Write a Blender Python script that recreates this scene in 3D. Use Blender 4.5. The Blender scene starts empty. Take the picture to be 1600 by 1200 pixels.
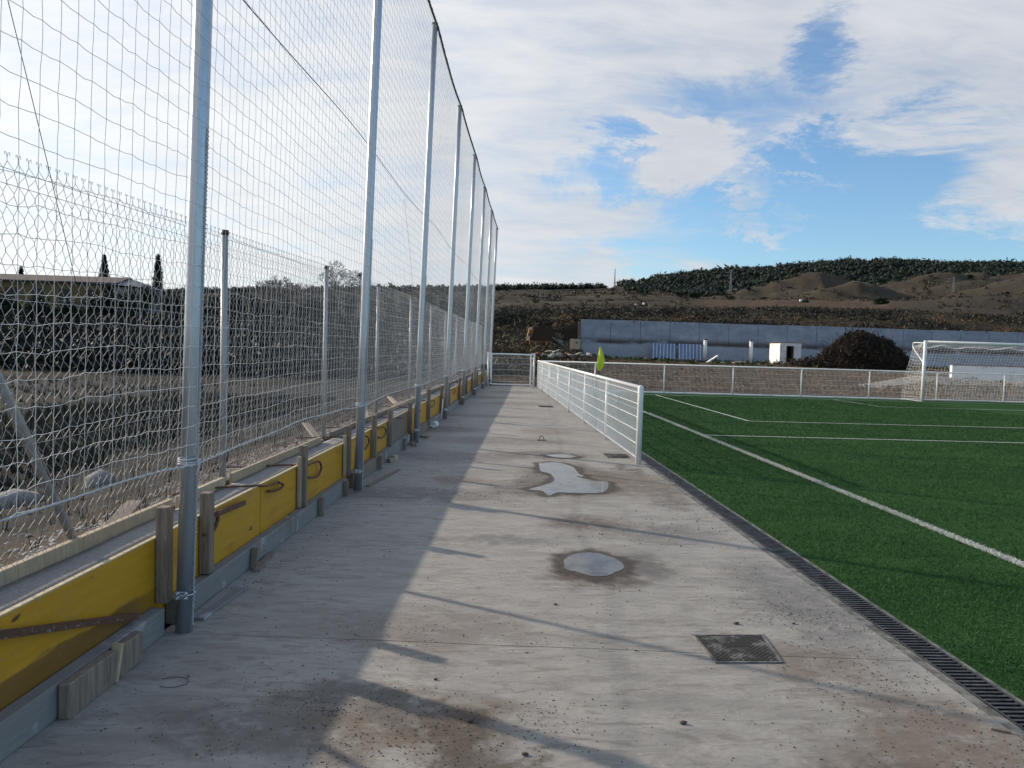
import bpy, math, random
import numpy as np
R = math.radians
C = bpy.context.scene.collection
rnd = random.Random(11)
rng = np.random.default_rng(7)

# ------------------------------------------------------------------ camera
EYE = 1.6
CAM_YAW, CAM_PITCH, CAM_ROLL = R(2.36), R(2.77), 0.029
fw = np.array([math.sin(CAM_YAW)*math.cos(CAM_PITCH), math.cos(CAM_YAW)*math.cos(CAM_PITCH), -math.sin(CAM_PITCH)])
r0 = np.array([math.cos(CAM_YAW), -math.sin(CAM_YAW), 0.]); u0 = np.cross(r0, fw)
cr = math.cos(CAM_ROLL)*r0+math.sin(CAM_ROLL)*u0
cu = math.cos(CAM_ROLL)*u0-math.sin(CAM_ROLL)*r0
cam_d = bpy.data.cameras.new('camera'); cam = bpy.data.objects.new('camera', cam_d); C.objects.link(cam)
from mathutils import Matrix, Vector
cam.matrix_world = Matrix(((cr[0], cu[0], -fw[0], 0), (cr[1], cu[1], -fw[1], 0), (cr[2], cu[2], -fw[2], EYE), (0, 0, 0, 1)))
cam_d.sensor_width = 36; cam_d.lens = 27.0; cam_d.clip_start = .05; cam_d.clip_end = 6000
bpy.context.scene.camera = cam
def ray(px, py): return (px-800)/1200*cr-(py-600)/1200*cu+fw      # a direction through a point of the photograph, used to measure
def at(px, py, y): d = ray(px, py); t = y/d[1]; return np.array([d[0]*t, y, EYE+d[2]*t])
def ground_at(px, py, h=0.): d = ray(px, py); t = (h-EYE)/d[2]; return np.array([d[0]*t, d[1]*t, h])

# ------------------------------------------------------------------ light
SUN_AZ, SUN_EL = R(-58.6), R(20.5)          # azimuth from +Y, towards +X positive
sd = Vector((math.sin(SUN_AZ)*math.cos(SUN_EL), math.cos(SUN_AZ)*math.cos(SUN_EL), math.sin(SUN_EL)))
sun_d = bpy.data.lights.new('sun', 'SUN'); sun_d.energy = 5.0; sun_d.angle = R(1.0); sun_d.color = (1, .88, .73)
sun = bpy.data.objects.new('sun', sun_d); C.objects.link(sun); sun.rotation_euler = sd.to_track_quat('Z', 'Y').to_euler()
sc = bpy.context.scene
sc.view_settings.view_transform = 'Standard'; sc.view_settings.look = 'None'
sc.view_settings.exposure = 0.0; sc.view_settings.gamma = 1; sc.view_settings.use_curve_mapping = False
sc.render.engine = 'CYCLES'
sc.cycles.max_bounces = 6; sc.cycles.transparent_max_bounces = 12
sc.cycles.use_denoising = True
try: sc.cycles.denoiser = 'OPENIMAGEDENOISE'; sc.cycles.denoising_input_passes = 'RGB_ALBEDO_NORMAL'; sc.cycles.denoising_prefilter = 'ACCURATE'
except Exception: pass

class NT:
    """small helper for node trees"""
    def __init__(s, tree): s.t = tree; s.n = tree.nodes; s.l = tree.links
    def put(s, sock, v):
        if isinstance(v, bpy.types.NodeSocket): s.l.new(v, sock)
        elif v is not None:
            if isinstance(v, (tuple, list)) and len(v) == 3 and sock.type == 'RGBA': v = (*v, 1)
            sock.default_value = v
    def math(s, op, a, b=None, c=None, clamp=False):
        n = s.n.new('ShaderNodeMath'); n.operation = op; n.use_clamp = clamp
        for i, v in enumerate((a, b, c)): s.put(n.inputs[i], v)
        return n.outputs[0]
    def vm(s, op, a, b=None):
        n = s.n.new('ShaderNodeVectorMath'); n.operation = op
        s.put(n.inputs[0], a)
        if op == 'SCALE': s.put(n.inputs['Scale'], b)
        else: s.put(n.inputs[1], b)
        return n.outputs['Value'] if op in ('LENGTH', 'DOT_PRODUCT') else n.outputs[0]
    def noise(s, vec, scale, detail=4, rough=.55, dist=0., col=False):
        n = s.n.new('ShaderNodeTexNoise'); s.put(n.inputs['Vector'], vec); s.put(n.inputs['Scale'], scale)
        n.inputs['Detail'].default_value = detail; n.inputs['Roughness'].default_value = rough; n.inputs['Distortion'].default_value = dist
        return n.outputs['Color' if col else 'Fac']
    def ramp(s, f, a, b, lo=0., hi=1., smooth=True):
        n = s.n.new('ShaderNodeMapRange'); n.interpolation_type = 'SMOOTHSTEP' if smooth else 'LINEAR'; n.clamp = True
        s.put(n.inputs[0], f); s.put(n.inputs[1], a); s.put(n.inputs[2], b); s.put(n.inputs[3], lo); s.put(n.inputs[4], hi)
        return n.outputs[0]
    def mix(s, f, a, b, mode='MIX'):
        n = s.n.new('ShaderNodeMix'); n.data_type = 'RGBA'; n.blend_type = mode
        s.put(n.inputs[0], f); s.put(n.inputs[6], a); s.put(n.inputs[7], b); return n.outputs[2]
    def mapping(s, vec, scale=(1, 1, 1), rot=(0, 0, 0), loc=(0, 0, 0)):
        n = s.n.new('ShaderNodeMapping'); s.put(n.inputs[0], vec)
        n.inputs['Scale'].default_value = scale; n.inputs['Rotation'].default_value = rot; n.inputs['Location'].default_value = loc
        return n.outputs[0]
    def bump(s, h, strength=.5, dist=.01, normal=None):
        n = s.n.new('ShaderNodeBump'); n.inputs['Strength'].default_value = strength; n.inputs['Distance'].default_value = dist
        s.put(n.inputs['Height'], h)
        if normal is not None: s.put(n.inputs['Normal'], normal)
        return n.outputs[0]

# ------------------------------------------------------------------ sky: Nishita with a veil of high cloud
W = bpy.data.worlds.new('World'); sc.world = W; W.use_nodes = True
t = NT(W.node_tree); t.n.clear()
sky = t.n.new('ShaderNodeTexSky'); sky.sky_type = 'NISHITA'; sky.sun_disc = False
sky.sun_elevation = SUN_EL; sky.sun_rotation = SUN_AZ; sky.air_density = 1.0; sky.dust_density = .6; sky.ozone_density = 1.6
tc = t.n.new('ShaderNodeTexCoord').outputs['Generated']
sx = t.n.new('ShaderNodeSeparateXYZ'); t.put(sx.inputs[0], tc)
dx, dy, dz = sx.outputs
az = t.math('ARCTAN2', dx, dy); el = t.math('ARCSINE', dz)
zz = t.math('ADD', t.math('MAXIMUM', dz, 0.0), .22)
cmb = t.n.new('ShaderNodeCombineXYZ'); t.put(cmb.inputs[0], t.math('DIVIDE', dx, zz)); t.put(cmb.inputs[1], t.math('DIVIDE', dy, zz))
plane = cmb.outputs[0]
big = t.noise(plane, .9, 5, .55, .6)
mid = t.noise(t.mapping(plane, (1.1, 2.2, 1), (0, 0, R(-45))), 1.3, 8, .62, .5)
fine = t.noise(t.mapping(plane, (1.6, 4.0, 1), (0, 0, R(-38))), 2.4, 8, .68, .5)
warp = t.vm('SCALE', t.vm('SUBTRACT', t.noise(plane, 2.0, 9, .70, .6, True), (.5, .5, .5)), .24)
ae = t.n.new('ShaderNodeCombineXYZ'); t.put(ae.inputs[0], az); t.put(ae.inputs[1], el)
aew = t.vm('ADD', ae.outputs[0], warp)
def sky_blob(az0, el0, ra, re, soft=.0):
    d = t.vm('LENGTH', t.vm('MULTIPLY', t.vm('SUBTRACT', aew, (R(az0), R(el0), 0)), (1/R(ra), 1/R(re), 1)))
    return t.ramp(d, 1.35, .35+soft)
def pxdeg(px, py):
    d = ray(px, py); d = d/np.linalg.norm(d); return math.degrees(math.atan2(d[0], d[1])), math.degrees(math.asin(d[2]))
holes = None
for (px, py, ra, re, amp) in ((1330, 275, 11.5, 3.6, 1.0), (1130, 300, 6, 3.4, .7), (1315, 60, 1.9, 3.4, .55), (1420, 372, 18, 4.2, 1.0), (960, 265, 4.5, 2.0, .55), (1560, 400, 16, 3.0, .9), (1060, 405, 8, 2.0, .45), (-300, 500, 10, 3, .3), (1170, 150, 8, 2.4, .38)):
    a_, e_ = pxdeg(px, py)
    b = t.math('MULTIPLY', sky_blob(a_, e_, ra, re), amp)
    holes = b if holes is None else t.math('MAXIMUM', holes, b)
wisps = None
for (px, py, ra, re, amp) in ((1110, 255, 5.0, 1.7, 1.0), (1040, 215, 3.0, 1.0, .7), (1160, 290, 5, 1.0, .8), (1265, 268, 3.5, .5, .9), (1215, 328, 5.5, .9, .6), (1400, 318, 7, .6, .45), (1545, 290, 4.2, 3.6, 1.2), (1600, 330, 5, 2, .9)):
    a_, e_ = pxdeg(px, py)
    b = t.math('MULTIPLY', sky_blob(a_, e_, ra, re), amp)
    wisps = b if wisps is None else t.math('MAXIMUM', wisps, b)
tex = t.math('ADD', t.math('MULTIPLY', mid, .55), t.math('MULTIPLY', fine, .45))
cov = t.math('ADD', t.math('MULTIPLY', t.math('SUBTRACT', tex, .5), 2.3), .95)
cov = t.math('SUBTRACT', cov, t.math('MULTIPLY', holes, 1.7))
cov = t.math('ADD', cov, t.math('MULTIPLY', wisps, 1.15))
sdv = t.vm('DOT_PRODUCT', tc, tuple(sd))
away = t.ramp(sdv, -.10, -.65)                                       # the veil thins out in the half of the sky away from the sun
cov = t.math('SUBTRACT', cov, t.math('MULTIPLY', away, 1.2))
high = t.ramp(el, R(32), R(62)); cov = t.math('SUBTRACT', cov, t.math('MULTIPLY', high, .8))
cov = t.ramp(cov, -.22, 1.15, 0, .97)
near_sun = t.ramp(sdv, .35, 1.0)
bright = t.math('ADD', t.math('ADD', .735, t.math('MULTIPLY', t.math('SUBTRACT', big, .5), .30)), t.math('MULTIPLY', near_sun, .30))
bright = t.math('SUBTRACT', bright, t.math('MULTIPLY', away, .16))
bright = t.math('ADD', bright, t.math('MULTIPLY', t.math('SUBTRACT', tex, .5), .36))
ccol = t.mix(t.ramp(bright, .55, .98), (.85, .90, 1.0), (.975, .99, 1.0))
ccol = t.vm('SCALE', ccol, bright)
nish = t.vm('MULTIPLY', sky.outputs[0], (.120, .150, .176))
skyc = t.mix(cov, nish, ccol)
bg = t.n.new('ShaderNodeBackground'); t.put(bg.inputs[0], skyc); bg.inputs[1].default_value = 1.0
wo = t.n.new('ShaderNodeOutputWorld'); t.l.new(bg.outputs[0], wo.inputs[0])

# ------------------------------------------------------------------ materials
def mat(name, col=(.5, .5, .5), rough=.7, metal=0., spec=.5, **kw):
    m = bpy.data.materials.new(name); m.use_nodes = True
    b = m.node_tree.nodes['Principled BSDF']
    b.inputs['Base Color'].default_value = (*col, 1); b.inputs['Roughness'].default_value = rough
    b.inputs['Metallic'].default_value = metal; b.inputs['Specular IOR Level'].default_value = spec
    q = NT(m.node_tree); q.b = b
    q.pos = q.n.new('ShaderNodeNewGeometry').outputs['Position']
    q.obj = q.n.new('ShaderNodeTexCoord').outputs['Object']
    q.island = q.n.new('ShaderNodeNewGeometry').outputs['Random Per Island']
    q.orand = q.n.new('ShaderNodeObjectInfo').outputs['Random']
    return m, q
def setc(q, c): q.put(q.b.inputs['Base Color'], c)
def setn(q, n): q.put(q.b.inputs['Normal'], n)
def setr(q, r): q.put(q.b.inputs['Roughness'], r)
M = {}
# galvanised steel: spangle and streaks
m, q = mat('galvanised_steel', (.5, .53, .56), .36, .72)
st = q.noise(q.mapping(q.pos, (30, 30, 2.5)), 1, 5, .6); sp = q.noise(q.pos, 60, 3, .5)
setc(q, q.mix(q.math('ADD', q.math('MULTIPLY', st, .75), q.math('MULTIPLY', sp, .25)), (.34, .38, .43), (.62, .65, .69)))
setr(q, q.ramp(st, .3, .7, .26, .44)); M['galv'] = m
m, q = mat('weathered_galvanised', (.42, .44, .45), .55, .6)
st = q.noise(q.mapping(q.pos, (40, 40, 6)), 1, 5, .65)
setc(q, q.mix(st, (.24, .26, .28), (.56, .57, .57))); setr(q, q.ramp(st, .3, .7, .45, .7)); M['galv_old'] = m
m, q = mat('fence_wire', (.55, .56, .57), .38, .7)
setc(q, q.mix(q.noise(q.pos, 25, 3), (.33, .34, .35), (.56, .56, .56))); M['wire'] = m
m, q = mat('net_twine', (.72, .72, .70), .75)
setc(q, q.mix(q.noise(q.pos, 9, 4), (.55, .55, .54), (.78, .78, .76))); M['net'] = m
m, q = mat('net_rope', (.6, .61, .62), .8)
setc(q, q.mix(q.noise(q.pos, 60, 3), (.34, .37, .40), (.72, .73, .72))); setn(q, q.bump(q.noise(q.pos, 130, 2), .6, .004)); M['rope'] = m
m, q = mat('dark_cable', (.10, .10, .11), .6); M['cable'] = m
m, q = mat('white_paint', (.78, .80, .80), .32)
n1 = q.noise(q.pos, 7, 5, .65)
setc(q, q.mix(q.ramp(n1, .45, .75), (.80, .81, .80), (.66, .67, .65)))
setr(q, q.ramp(n1, .3, .7, .25, .45)); M['white'] = m
m, q = mat('zinc_bolt', (.7, .72, .75), .25, 1.); M['bolt'] = m
m, q = mat('black_plastic', (.02, .02, .022), .45)
setc(q, q.mix(q.ramp(q.noise(q.pos, 14, 5, .7), .45, .75), (.016, .016, .019), (.075, .07, .062))); setr(q, q.ramp(q.noise(q.pos, 9, 3), .3, .7, .3, .65)); M['black'] = m
m, q = mat('black_cap', (.02, .02, .02), .5); M['cap'] = m
# yellow shuttering panels with knots, scratches and cement bloom
m, q = mat('yellow_shuttering_board', (.5, .3, .02), .45)
g = q.noise(q.mapping(q.pos, (3, 3, 34)), 1, 6, .6); kn = q.noise(q.mapping(q.pos, (7, 7, 16)), 1, 2, .5)
c = q.mix(g, (.47, .222, .004), (.68, .345, .010)); c = q.mix(q.ramp(kn, .70, .78), c, (.12, .055, .012))
c = q.mix(q.ramp(q.noise(q.mapping(q.pos, (2, 2, 7)), 1, 8, .72), .56, .74, 0, .55), c, (.30, .24, .15))
c = q.mix(q.ramp(q.noise(q.mapping(q.pos, (1, 1, 9), (.2, 0, 0)), 1.3, 3, .5), .60, .66, 0, .45), c, (.36, .17, .02))
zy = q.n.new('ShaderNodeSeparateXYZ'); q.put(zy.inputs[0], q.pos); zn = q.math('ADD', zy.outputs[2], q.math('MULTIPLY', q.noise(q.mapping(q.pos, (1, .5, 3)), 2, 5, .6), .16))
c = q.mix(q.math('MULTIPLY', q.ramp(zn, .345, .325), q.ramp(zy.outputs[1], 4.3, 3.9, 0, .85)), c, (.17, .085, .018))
vo = q.n.new('ShaderNodeTexVoronoi'); q.put(vo.inputs['Vector'], q.mapping(q.pos, (6, 6, 9))); vo.inputs['Scale'].default_value = 1.; c = q.mix(q.ramp(vo.outputs['Distance'], .05, .03), c, (.035, .02, .01))
vs = q.n.new('ShaderNodeTexVoronoi'); q.put(vs.inputs['Vector'], q.vm('ADD', q.mapping(q.pos, (9, 9, 6), (0, 0, 0), (3, 1, 2)), q.vm('SCALE', q.noise(q.pos, 12, 4, .6, 0, True), 1.2))); c = q.mix(q.math('MULTIPLY', q.ramp(vs.outputs['Distance'], .22, .12), q.ramp(q.noise(q.pos, 1.2, 4), .5, .6, 0, .7)), c, (.36, .34, .29))
c = q.mix(q.ramp(q.noise(q.pos, 1.6, 9, .75, .5), .56, .70, 0, .5), c, (.22, .19, .13))
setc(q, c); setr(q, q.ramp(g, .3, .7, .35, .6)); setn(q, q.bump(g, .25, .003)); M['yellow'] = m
def wood(name, a, b, dirt=(.2, .17, .14)):
    m, q = mat(name, a, .75)
    g = q.noise(q.mapping(q.obj, (60, 60, 5)), 1, 6, .65, .4); h = q.noise(q.obj, 6, 6, .7)
    c = q.mix(q.ramp(g, .3, .72), a, b); c = q.mix(q.ramp(h, .5, .72, 0, .7), c, dirt)
    c = q.mix(q.math('MULTIPLY', q.orand, .35), c, (.11, .08, .06)); setc(q, c); setn(q, q.bump(g, .5, .004)); return m
M['stake'] = wood('weathered_stake_wood', (.16, .115, .085), (.33, .26, .20))
M['pine'] = wood('raw_pine_timber', (.42, .31, .19), (.62, .50, .34), (.33, .29, .24))
M['endgrain'] = wood('pale_sawn_edge', (.50, .40, .22), (.66, .56, .36))
m, q = mat('grey_cement_stained_plank', (.2, .2, .2), .85)
g = q.noise(q.mapping(q.pos, (4, 4, 60)), 1, 6, .65); h = q.noise(q.pos, 3.5, 7, .7)
c = q.mix(g, (.16, .152, .142), (.29, .28, .265)); c = q.mix(q.ramp(h, .54, .68), c, (.40, .40, .385)); c = q.mix(q.ramp(q.noise(q.pos, 2.1, 6, .7), .55, .72, 0, .8), c, (.20, .15, .105))
setc(q, c); setn(q, q.bump(h, .5, .006)); M['plank'] = m
m, q = mat('rusty_iron', (.12, .06, .04), .8, .3)
n1 = q.noise(q.pos, 28, 6, .7); c = q.mix(n1, (.055, .035, .03), (.24, .105, .055)); c = q.mix(q.ramp(q.noise(q.pos, 45, 4, .6), .58, .7), c, (.34, .31, .28))
setc(q, c); setn(q, q.bump(n1, .5, .004)); M['rust'] = m
m, q = mat('dark_rust', (.05, .03, .02), .85, .2); setc(q, q.mix(q.noise(q.pos, 5, 6, .7), (.022, .016, .013), (.085, .042, .026))); M['darkrust'] = m
# concrete
def blobmask(q, vec, cx, cy, rx, ry, rot=0., soft=.5):
    v = q.vm('SUBTRACT', vec, (cx, cy, 0))
    v = q.mapping(v, (1, 1, 0), (0, 0, rot)); v = q.vm('MULTIPLY', v, (1/rx, 1/ry, 0))
    return q.ramp(q.vm('LENGTH', v), 1.+soft, 1.-soft)
m, q = mat('concrete_floor', (.3, .29, .27), .8)
p = q.pos
flow = q.mapping(p, (1, .55, 1), (0, 0, R(-12)))
n_big = q.noise(p, .55, 6, .6, .4); n_mid = q.noise(q.mapping(p, (1.0, 2.6, 1), (0, 0, R(8))), 2.2, 9, .68, .5); n_f = q.noise(p, 28, 8, .75); n_tr = q.noise(q.mapping(p, (3, 11, 1), (0, 0, R(14))), 1.2, 8, .65, 1.4)
c = q.mix(q.ramp(n_mid, .30, .72), (.256, .236, .205), (.408, .380, .332))
c = q.mix(q.ramp(n_big, .38, .66, 0, .6), c, (.395, .367, .326))
c = q.mix(q.ramp(n_tr, .50, .66, 0, .58), c, (.175, .155, .130))
c = q.mix(q.ramp(q.noise(q.mapping(p, (2.2, 7, 1), (0, 0, R(-10))), 1.1, 9, .72, 1.0), .53, .64, 0, .36), c, (.170, .130, .095))
c = q.mix(q.ramp(n_f, .40, .72, 0, .25), c, (.14, .135, .125))
wv = q.vm('SCALE', q.vm('SUBTRACT', q.noise(p, 2.6, 6, .65, .3, True), (.5, .5, .5)), .85)
wp = q.vm('ADD', p, wv)
def stain(c, cx, cy, rx, ry, rot, col, amt, soft=.45, tex=True):
    mk = blobmask(q, wp, cx, cy, rx, ry, rot, soft)
    if tex: mk = q.math('MULTIPLY', mk, q.ramp(q.noise(p, 7, 8, .75, .4), .28, .54))
    return q.mix(q.math('MULTIPLY', mk, min(.95, amt*1.15)), c, col)
BR, DK, TN = (.095, .070, .050), (.080, .077, .073), (.170, .125, .09)
BR2 = (.12, .095, .074)
for s_ in ((.92, 5.62, .36, .42, 0, (.13, .115, .10), .5, .45, False), (.80, 5.28, .36, .26, .2, BR, .75), (.66, 5.55, .14, .3, 0, (.105, .07, .055), .7, .4, False), (1.2, 5.62, .22, .3, 0, (.11, .10, .09), .6), (1.12, 9.45, .62, 1.25, .05, BR2, .6, .30, False), (1.75, 9.2, .65, .85, 0, (.16, .12, .08), .7),
           (.62, 8.65, .45, .5, 0, BR, .65), (.95, 11.4, .8, .42, 0, BR, .6), (1.0, 7.0, .40, .28, 0, (.125, .09, .066), .75), (-.30, 3.22, .5, .28, .1, TN, .8), (-.05, 3.1, .3, .16, .3, BR, .9), (-.55, 3.35, .3, .18, 0, (.13, .12, .11), .6), (.05, 2.86, .22, .10, .4, BR, .8),
           (-.9, 3.1, .42, .16, .3, (.13, .11, .095), .6), (1.75, 3.9, .35, .25, .5, TN, .6), (1.95, 3.05, .4, .4, 0, TN, .7), (1.55, 2.72, .3, .2, 0, (.13, .10, .075), .7), (-.3, 4.3, .6, .35, 0, (.19, .15, .125), .5), (2.1, 4.9, .3, .9, 0, (.125, .12, .115), .55), (.4, 13.0, 1.2, .5, 0, (.15, .125, .10), .5),
           (1.3, 14.6, .5, .6, 0, TN, .5), (-.5, 8.2, .9, .4, 0, (.13, .11, .10), .6), (-.3, 11, .9, .5, 0, (.15, .13, .12), .55), (-.2, 9.0, .4, .25, 0, TN, .6), (.1, 6.3, .45, .16, .1, (.125, .12, .115), .5), (1.55, 6.6, .55, .3, 0, (.14, .13, .12), .5),
           (-.7, 14.6, .8, .5, 0, (.13, .11, .095), .6), (.2, 17.5, 1.3, .4, .1, (.14, .12, .10), .5), (1.0, 21.5, 1.0, .6, 0, TN, .5), (.0, 24, 1.2, .6, .1, (.13, .11, .09), .5), (1.2, 27, .8, .9, 0, (.16, .13, .10), .6), (2.15, 8.3, .22, .7, .2, (.13, .11, .09), .6), (2.0, 10.2, .12, .45, -.3, (.12, .10, .08), .7)):
    c = stain(c, *s_)
sp_ = q.noise(p, 95, 2, .5); c = q.mix(q.math('MULTIPLY', q.ramp(sp_, .70, .74), q.ramp(q.noise(p, 1.4, 5, .7), .46, .62)), c, (.05, .045, .04))
setc(q, c); setr(q, q.ramp(n_mid, .3, .7, .62, .9))
setn(q, q.bump(q.math('ADD', q.math('MULTIPLY', n_f, .4), q.math('ADD', q.math('MULTIPLY', n_tr, .8), q.math('MULTIPLY', n_mid, 1.2))), .55, .012)); M['concrete'] = m
m, q = mat('rough_concrete', (.3, .29, .28), .9)
n1 = q.noise(q.pos, 5, 8, .7); n2 = q.noise(q.pos, 60, 4, .6)
setc(q, q.mix(q.ramp(n2, .4, .7, 0, .5), q.mix(n1, (.22, .21, .195), (.36, .345, .33)), (.15, .145, .135))); setn(q, q.bump(q.math('ADD', n1, q.math('MULTIPLY', n2, .6)), .9, .012)); M['kerb'] = m
m, q = mat('dirty_concrete_rim', (.12, .12, .11), .9)
n1 = q.noise(q.pos, 9, 8, .7); setc(q, q.mix(q.ramp(n1, .35, .65), (.06, .058, .052), (.24, .23, .21))); setn(q, q.bump(n1, .8, .006)); M['rim'] = m
m, q = mat('puddle_water', (.2, .2, .2), .07, 0, .5); q.b.inputs['IOR'].default_value = 1.36
n1 = q.noise(q.pos, 5, 6, .65); setc(q, q.mix(q.ramp(n1, .40, .68), (.225, .22, .215), (.12, .11, .095))); setn(q, q.bump(q.noise(q.pos, 9, 2), .03, .003)); M['water'] = m
# turf
m, q = mat('turf_base', (.014, .05, .014), .95, 0, .05)
n1 = q.noise(q.mapping(q.pos, (1.0, .5, 1), (0, 0, .05)), .9, 6, .65); n2 = q.noise(q.pos, 45, 4, .7)
n3 = q.noise(q.mapping(q.pos, (.05, 1.1, 1)), 1, 4, .6)
c = q.mix(q.ramp(n2, .35, .7), (.018, .052, .014), (.042, .110, .030)); c = q.mix(q.ramp(n1, .35, .7, 0, .6), c, (.024, .074, .020)); c = q.mix(q.ramp(n3, .4, .65, 0, .45), c, (.052, .120, .036)); n4 = q.noise(q.mapping(q.pos, (.9, .10, 1)), 1, 4, .6); c = q.mix(q.ramp(n4, .5, .68, 0, .4), c, (.020, .062, .018))
setc(q, c); setn(q, q.bump(n2, 1., .02)); M['turf'] = m
def bladem(name, a, b2, d):
    m, q = mat(name, a, .6, 0, .15)
    c = q.mix(q.island, a, b2); c = q.mix(q.ramp(q.noise(q.mapping(q.pos, (1, .45, 1)), .9, 5, .6), .35, .68, 0, .6), c, d); c = q.mix(q.ramp(q.noise(q.mapping(q.pos, (.5, .08, 1)), 2, 3, .5), .48, .56, 0, .30), c, (b2[0]*1.25, b2[1]*1.05, b2[2])); c = q.mix(q.ramp(q.noise(q.pos, 3, 6, .75), .6, .75, 0, .35), c, (a[0]*.8, a[1]*.6, a[2])); setc(q, c)
    q.b.inputs['Subsurface Weight'].default_value = 0
    return m
M['blade'] = bladem('turf_fibre', (.018, .060, .016), (.040, .112, .030), (.018, .052, .016))
M['whiteblade'] = bladem('white_turf_fibre', (.42, .44, .41), (.66, .67, .64), (.30, .36, .29))
m, q = mat('line_turf', (.62, .64, .60), .8)
setc(q, q.mix(q.ramp(q.noise(q.pos, 40, 4, .7), .42, .68), (.50, .52, .49), (.20, .30, .19))); M['line'] = m
m, q = mat('dirt_crumb', (.05, .04, .03), .95); setc(q, q.mix(q.island, (.028, .025, .022), (.14, .115, .085))); M['crumb'] = m
m, q = mat('mud_patch', (.1, .07, .05), .95); M['mud'] = m
# terrain uses a ground-cover attribute (where soil, dry grass and stubble grow)
m, q = mat('hill_ground', (.12, .1, .07), .95, 0, .2)
a_ = q.n.new('ShaderNodeAttribute'); a_.attribute_name = 'cover'
n1 = q.noise(q.pos, .11, 8, .72, .4); n2 = q.noise(q.pos, 1.3, 7, .75); n3 = q.noise(q.mapping(q.pos, (1, 1, 4)), .035, 8, .7)
c = q.mix(q.ramp(n1, .42, .68, 0, .62), q.vm('MULTIPLY', a_.outputs['Color'], (.50, .455, .41)), (.030, .028, .020)); c = q.mix(q.ramp(n2, .44, .64, 0, .35), c, (.105, .076, .048)); c = q.mix(q.ramp(n3, .5, .68, 0, .35), c, (.090, .078, .060))
c = q.mix(q.ramp(q.noise(q.pos, 4, 6, .75), .52, .66, 0, .5), c, (.055, .045, .03))
setc(q, c); setn(q, q.bump(q.math('ADD', n2, n1), 1., .8)); M['hill'] = m
m, q = mat('outer_soil', (.13, .11, .09), .95, 0, .2)
a_ = q.n.new('ShaderNodeAttribute'); a_.attribute_name = 'cover'
n1 = q.noise(q.pos, .6, 8, .7, .4); n2 = q.noise(q.pos, 7, 8, .75)
c = q.mix(q.ramp(n1, .40, .66, 0, .6), a_.outputs['Color'], (.042, .037, .030)); c = q.mix(q.ramp(n2, .54, .72, 0, .30), c, (.070, .056, .044)); c = q.mix(q.ramp(n2, .46, .32, 0, .6), c, (.045, .038, .028))
setc(q, c); setn(q, q.bump(n2, 1., .08)); M['soil'] = m
m, q = mat('retaining_wall_concrete', (.35, .36, .38), .9)
n1 = q.noise(q.mapping(q.pos, (.5, 1, 1.4)), .8, 7, .7); n2 = q.noise(q.mapping(q.pos, (1, 1, .25)), 2.5, 6, .7)
zz_ = q.n.new('ShaderNodeSeparateXYZ'); q.put(zz_.inputs[0], q.pos)
band = q.math('MULTIPLY', q.ramp(zz_.outputs[2], 2.05, 2.3), q.ramp(zz_.outputs[2], 2.95, 2.35))
c = q.mix(q.ramp(n1, .35, .7), (.235, .265, .32), (.35, .385, .445)); c = q.mix(q.ramp(n2, .5, .72, 0, .5), c, (.18, .19, .22))
c = q.mix(q.math('MULTIPLY', band, q.ramp(q.noise(q.mapping(q.pos, (.30, 1, 1.2)), 1.1, 7, .75), .38, .50, 0, .95)), c, (.075, .055, .045))
low = q.ramp(zz_.outputs[2], 2.3, 2.1)
c = q.mix(q.math('MULTIPLY', low, .35), c, (.40, .44, .49)); setc(q, c); setn(q, q.bump(n1, .3, .02)); M['retwall'] = m
m, q = mat('white_render', (.7, .69, .66), .9)
n1 = q.noise(q.pos, 1.4, 8, .72); setc(q, q.mix(q.ramp(n1, .48, .72), (.82, .81, .78), (.46, .43, .38))); setn(q, q.bump(q.noise(q.pos, 20, 5), .3, .01)); M['render'] = m
m, q = mat('ochre_render', (.38, .25, .07), .9); setc(q, q.mix(q.noise(q.pos, 1, 6, .7), (.11, .08, .034), (.19, .14, .06))); M['ochre'] = m
m, q = mat('red_roof_tiles', (.2, .09, .07), .9); setc(q, q.mix(q.noise(q.pos, 3, 6, .7), (.062, .044, .043), (.10, .068, .064))); M['roof'] = m
m, q = mat('grey_sheet_roof', (.12, .14, .17), .6); M['sheet'] = m
m, q = mat('dark_opening', (.012, .012, .014), .5); M['dark'] = m
m, q = mat('blue_sheet_metal', (.12, .20, .38), .45); setc(q, q.mix(q.ramp(q.noise(q.pos, 2, 6, .7), .4, .7), (.12, .20, .38), (.22, .28, .38))); M['blue'] = m
m, q = mat('rubble_stone', (.36, .33, .29), .9); setc(q, q.mix(q.noise(q.pos, 2.5, 7, .7), (.20, .18, .155), (.46, .43, .38))); setn(q, q.bump(q.noise(q.pos, 6, 6), .8, .04)); M['rubble'] = m
m, q = mat('grey_gravel', (.26, .25, .23), .95); setc(q, q.mix(q.island, (.15, .145, .135), (.38, .365, .34))); M['gravel'] = m
m, q = mat('orange_paint_rusty', (.3, .1, .03), .7); setc(q, q.mix(q.ramp(q.noise(q.pos, 3, 7, .7), .4, .62), (.34, .125, .04), (.08, .04, .025))); M['orange'] = m
m, q = mat('red_brick', (.20, .085, .06), .9); M['redbrick'] = m
m, q = mat('fluorescent_flag', (.62, .80, .03), .7); q.b.inputs['Transmission Weight'].default_value = 0; setc(q, q.mix(q.noise(q.pos, 5, 3), (.58, .68, .03), (.74, .78, .05))); M['flag'] = m
def foliage(name, a, b2, d, rough=.7):
    m, q = mat(name, a, rough, 0, .25)
    c = q.mix(q.island, a, b2); c = q.mix(q.ramp(q.noise(q.pos, .9, 5, .65), .4, .66, 0, .7), c, d); setc(q, c); return m
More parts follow.
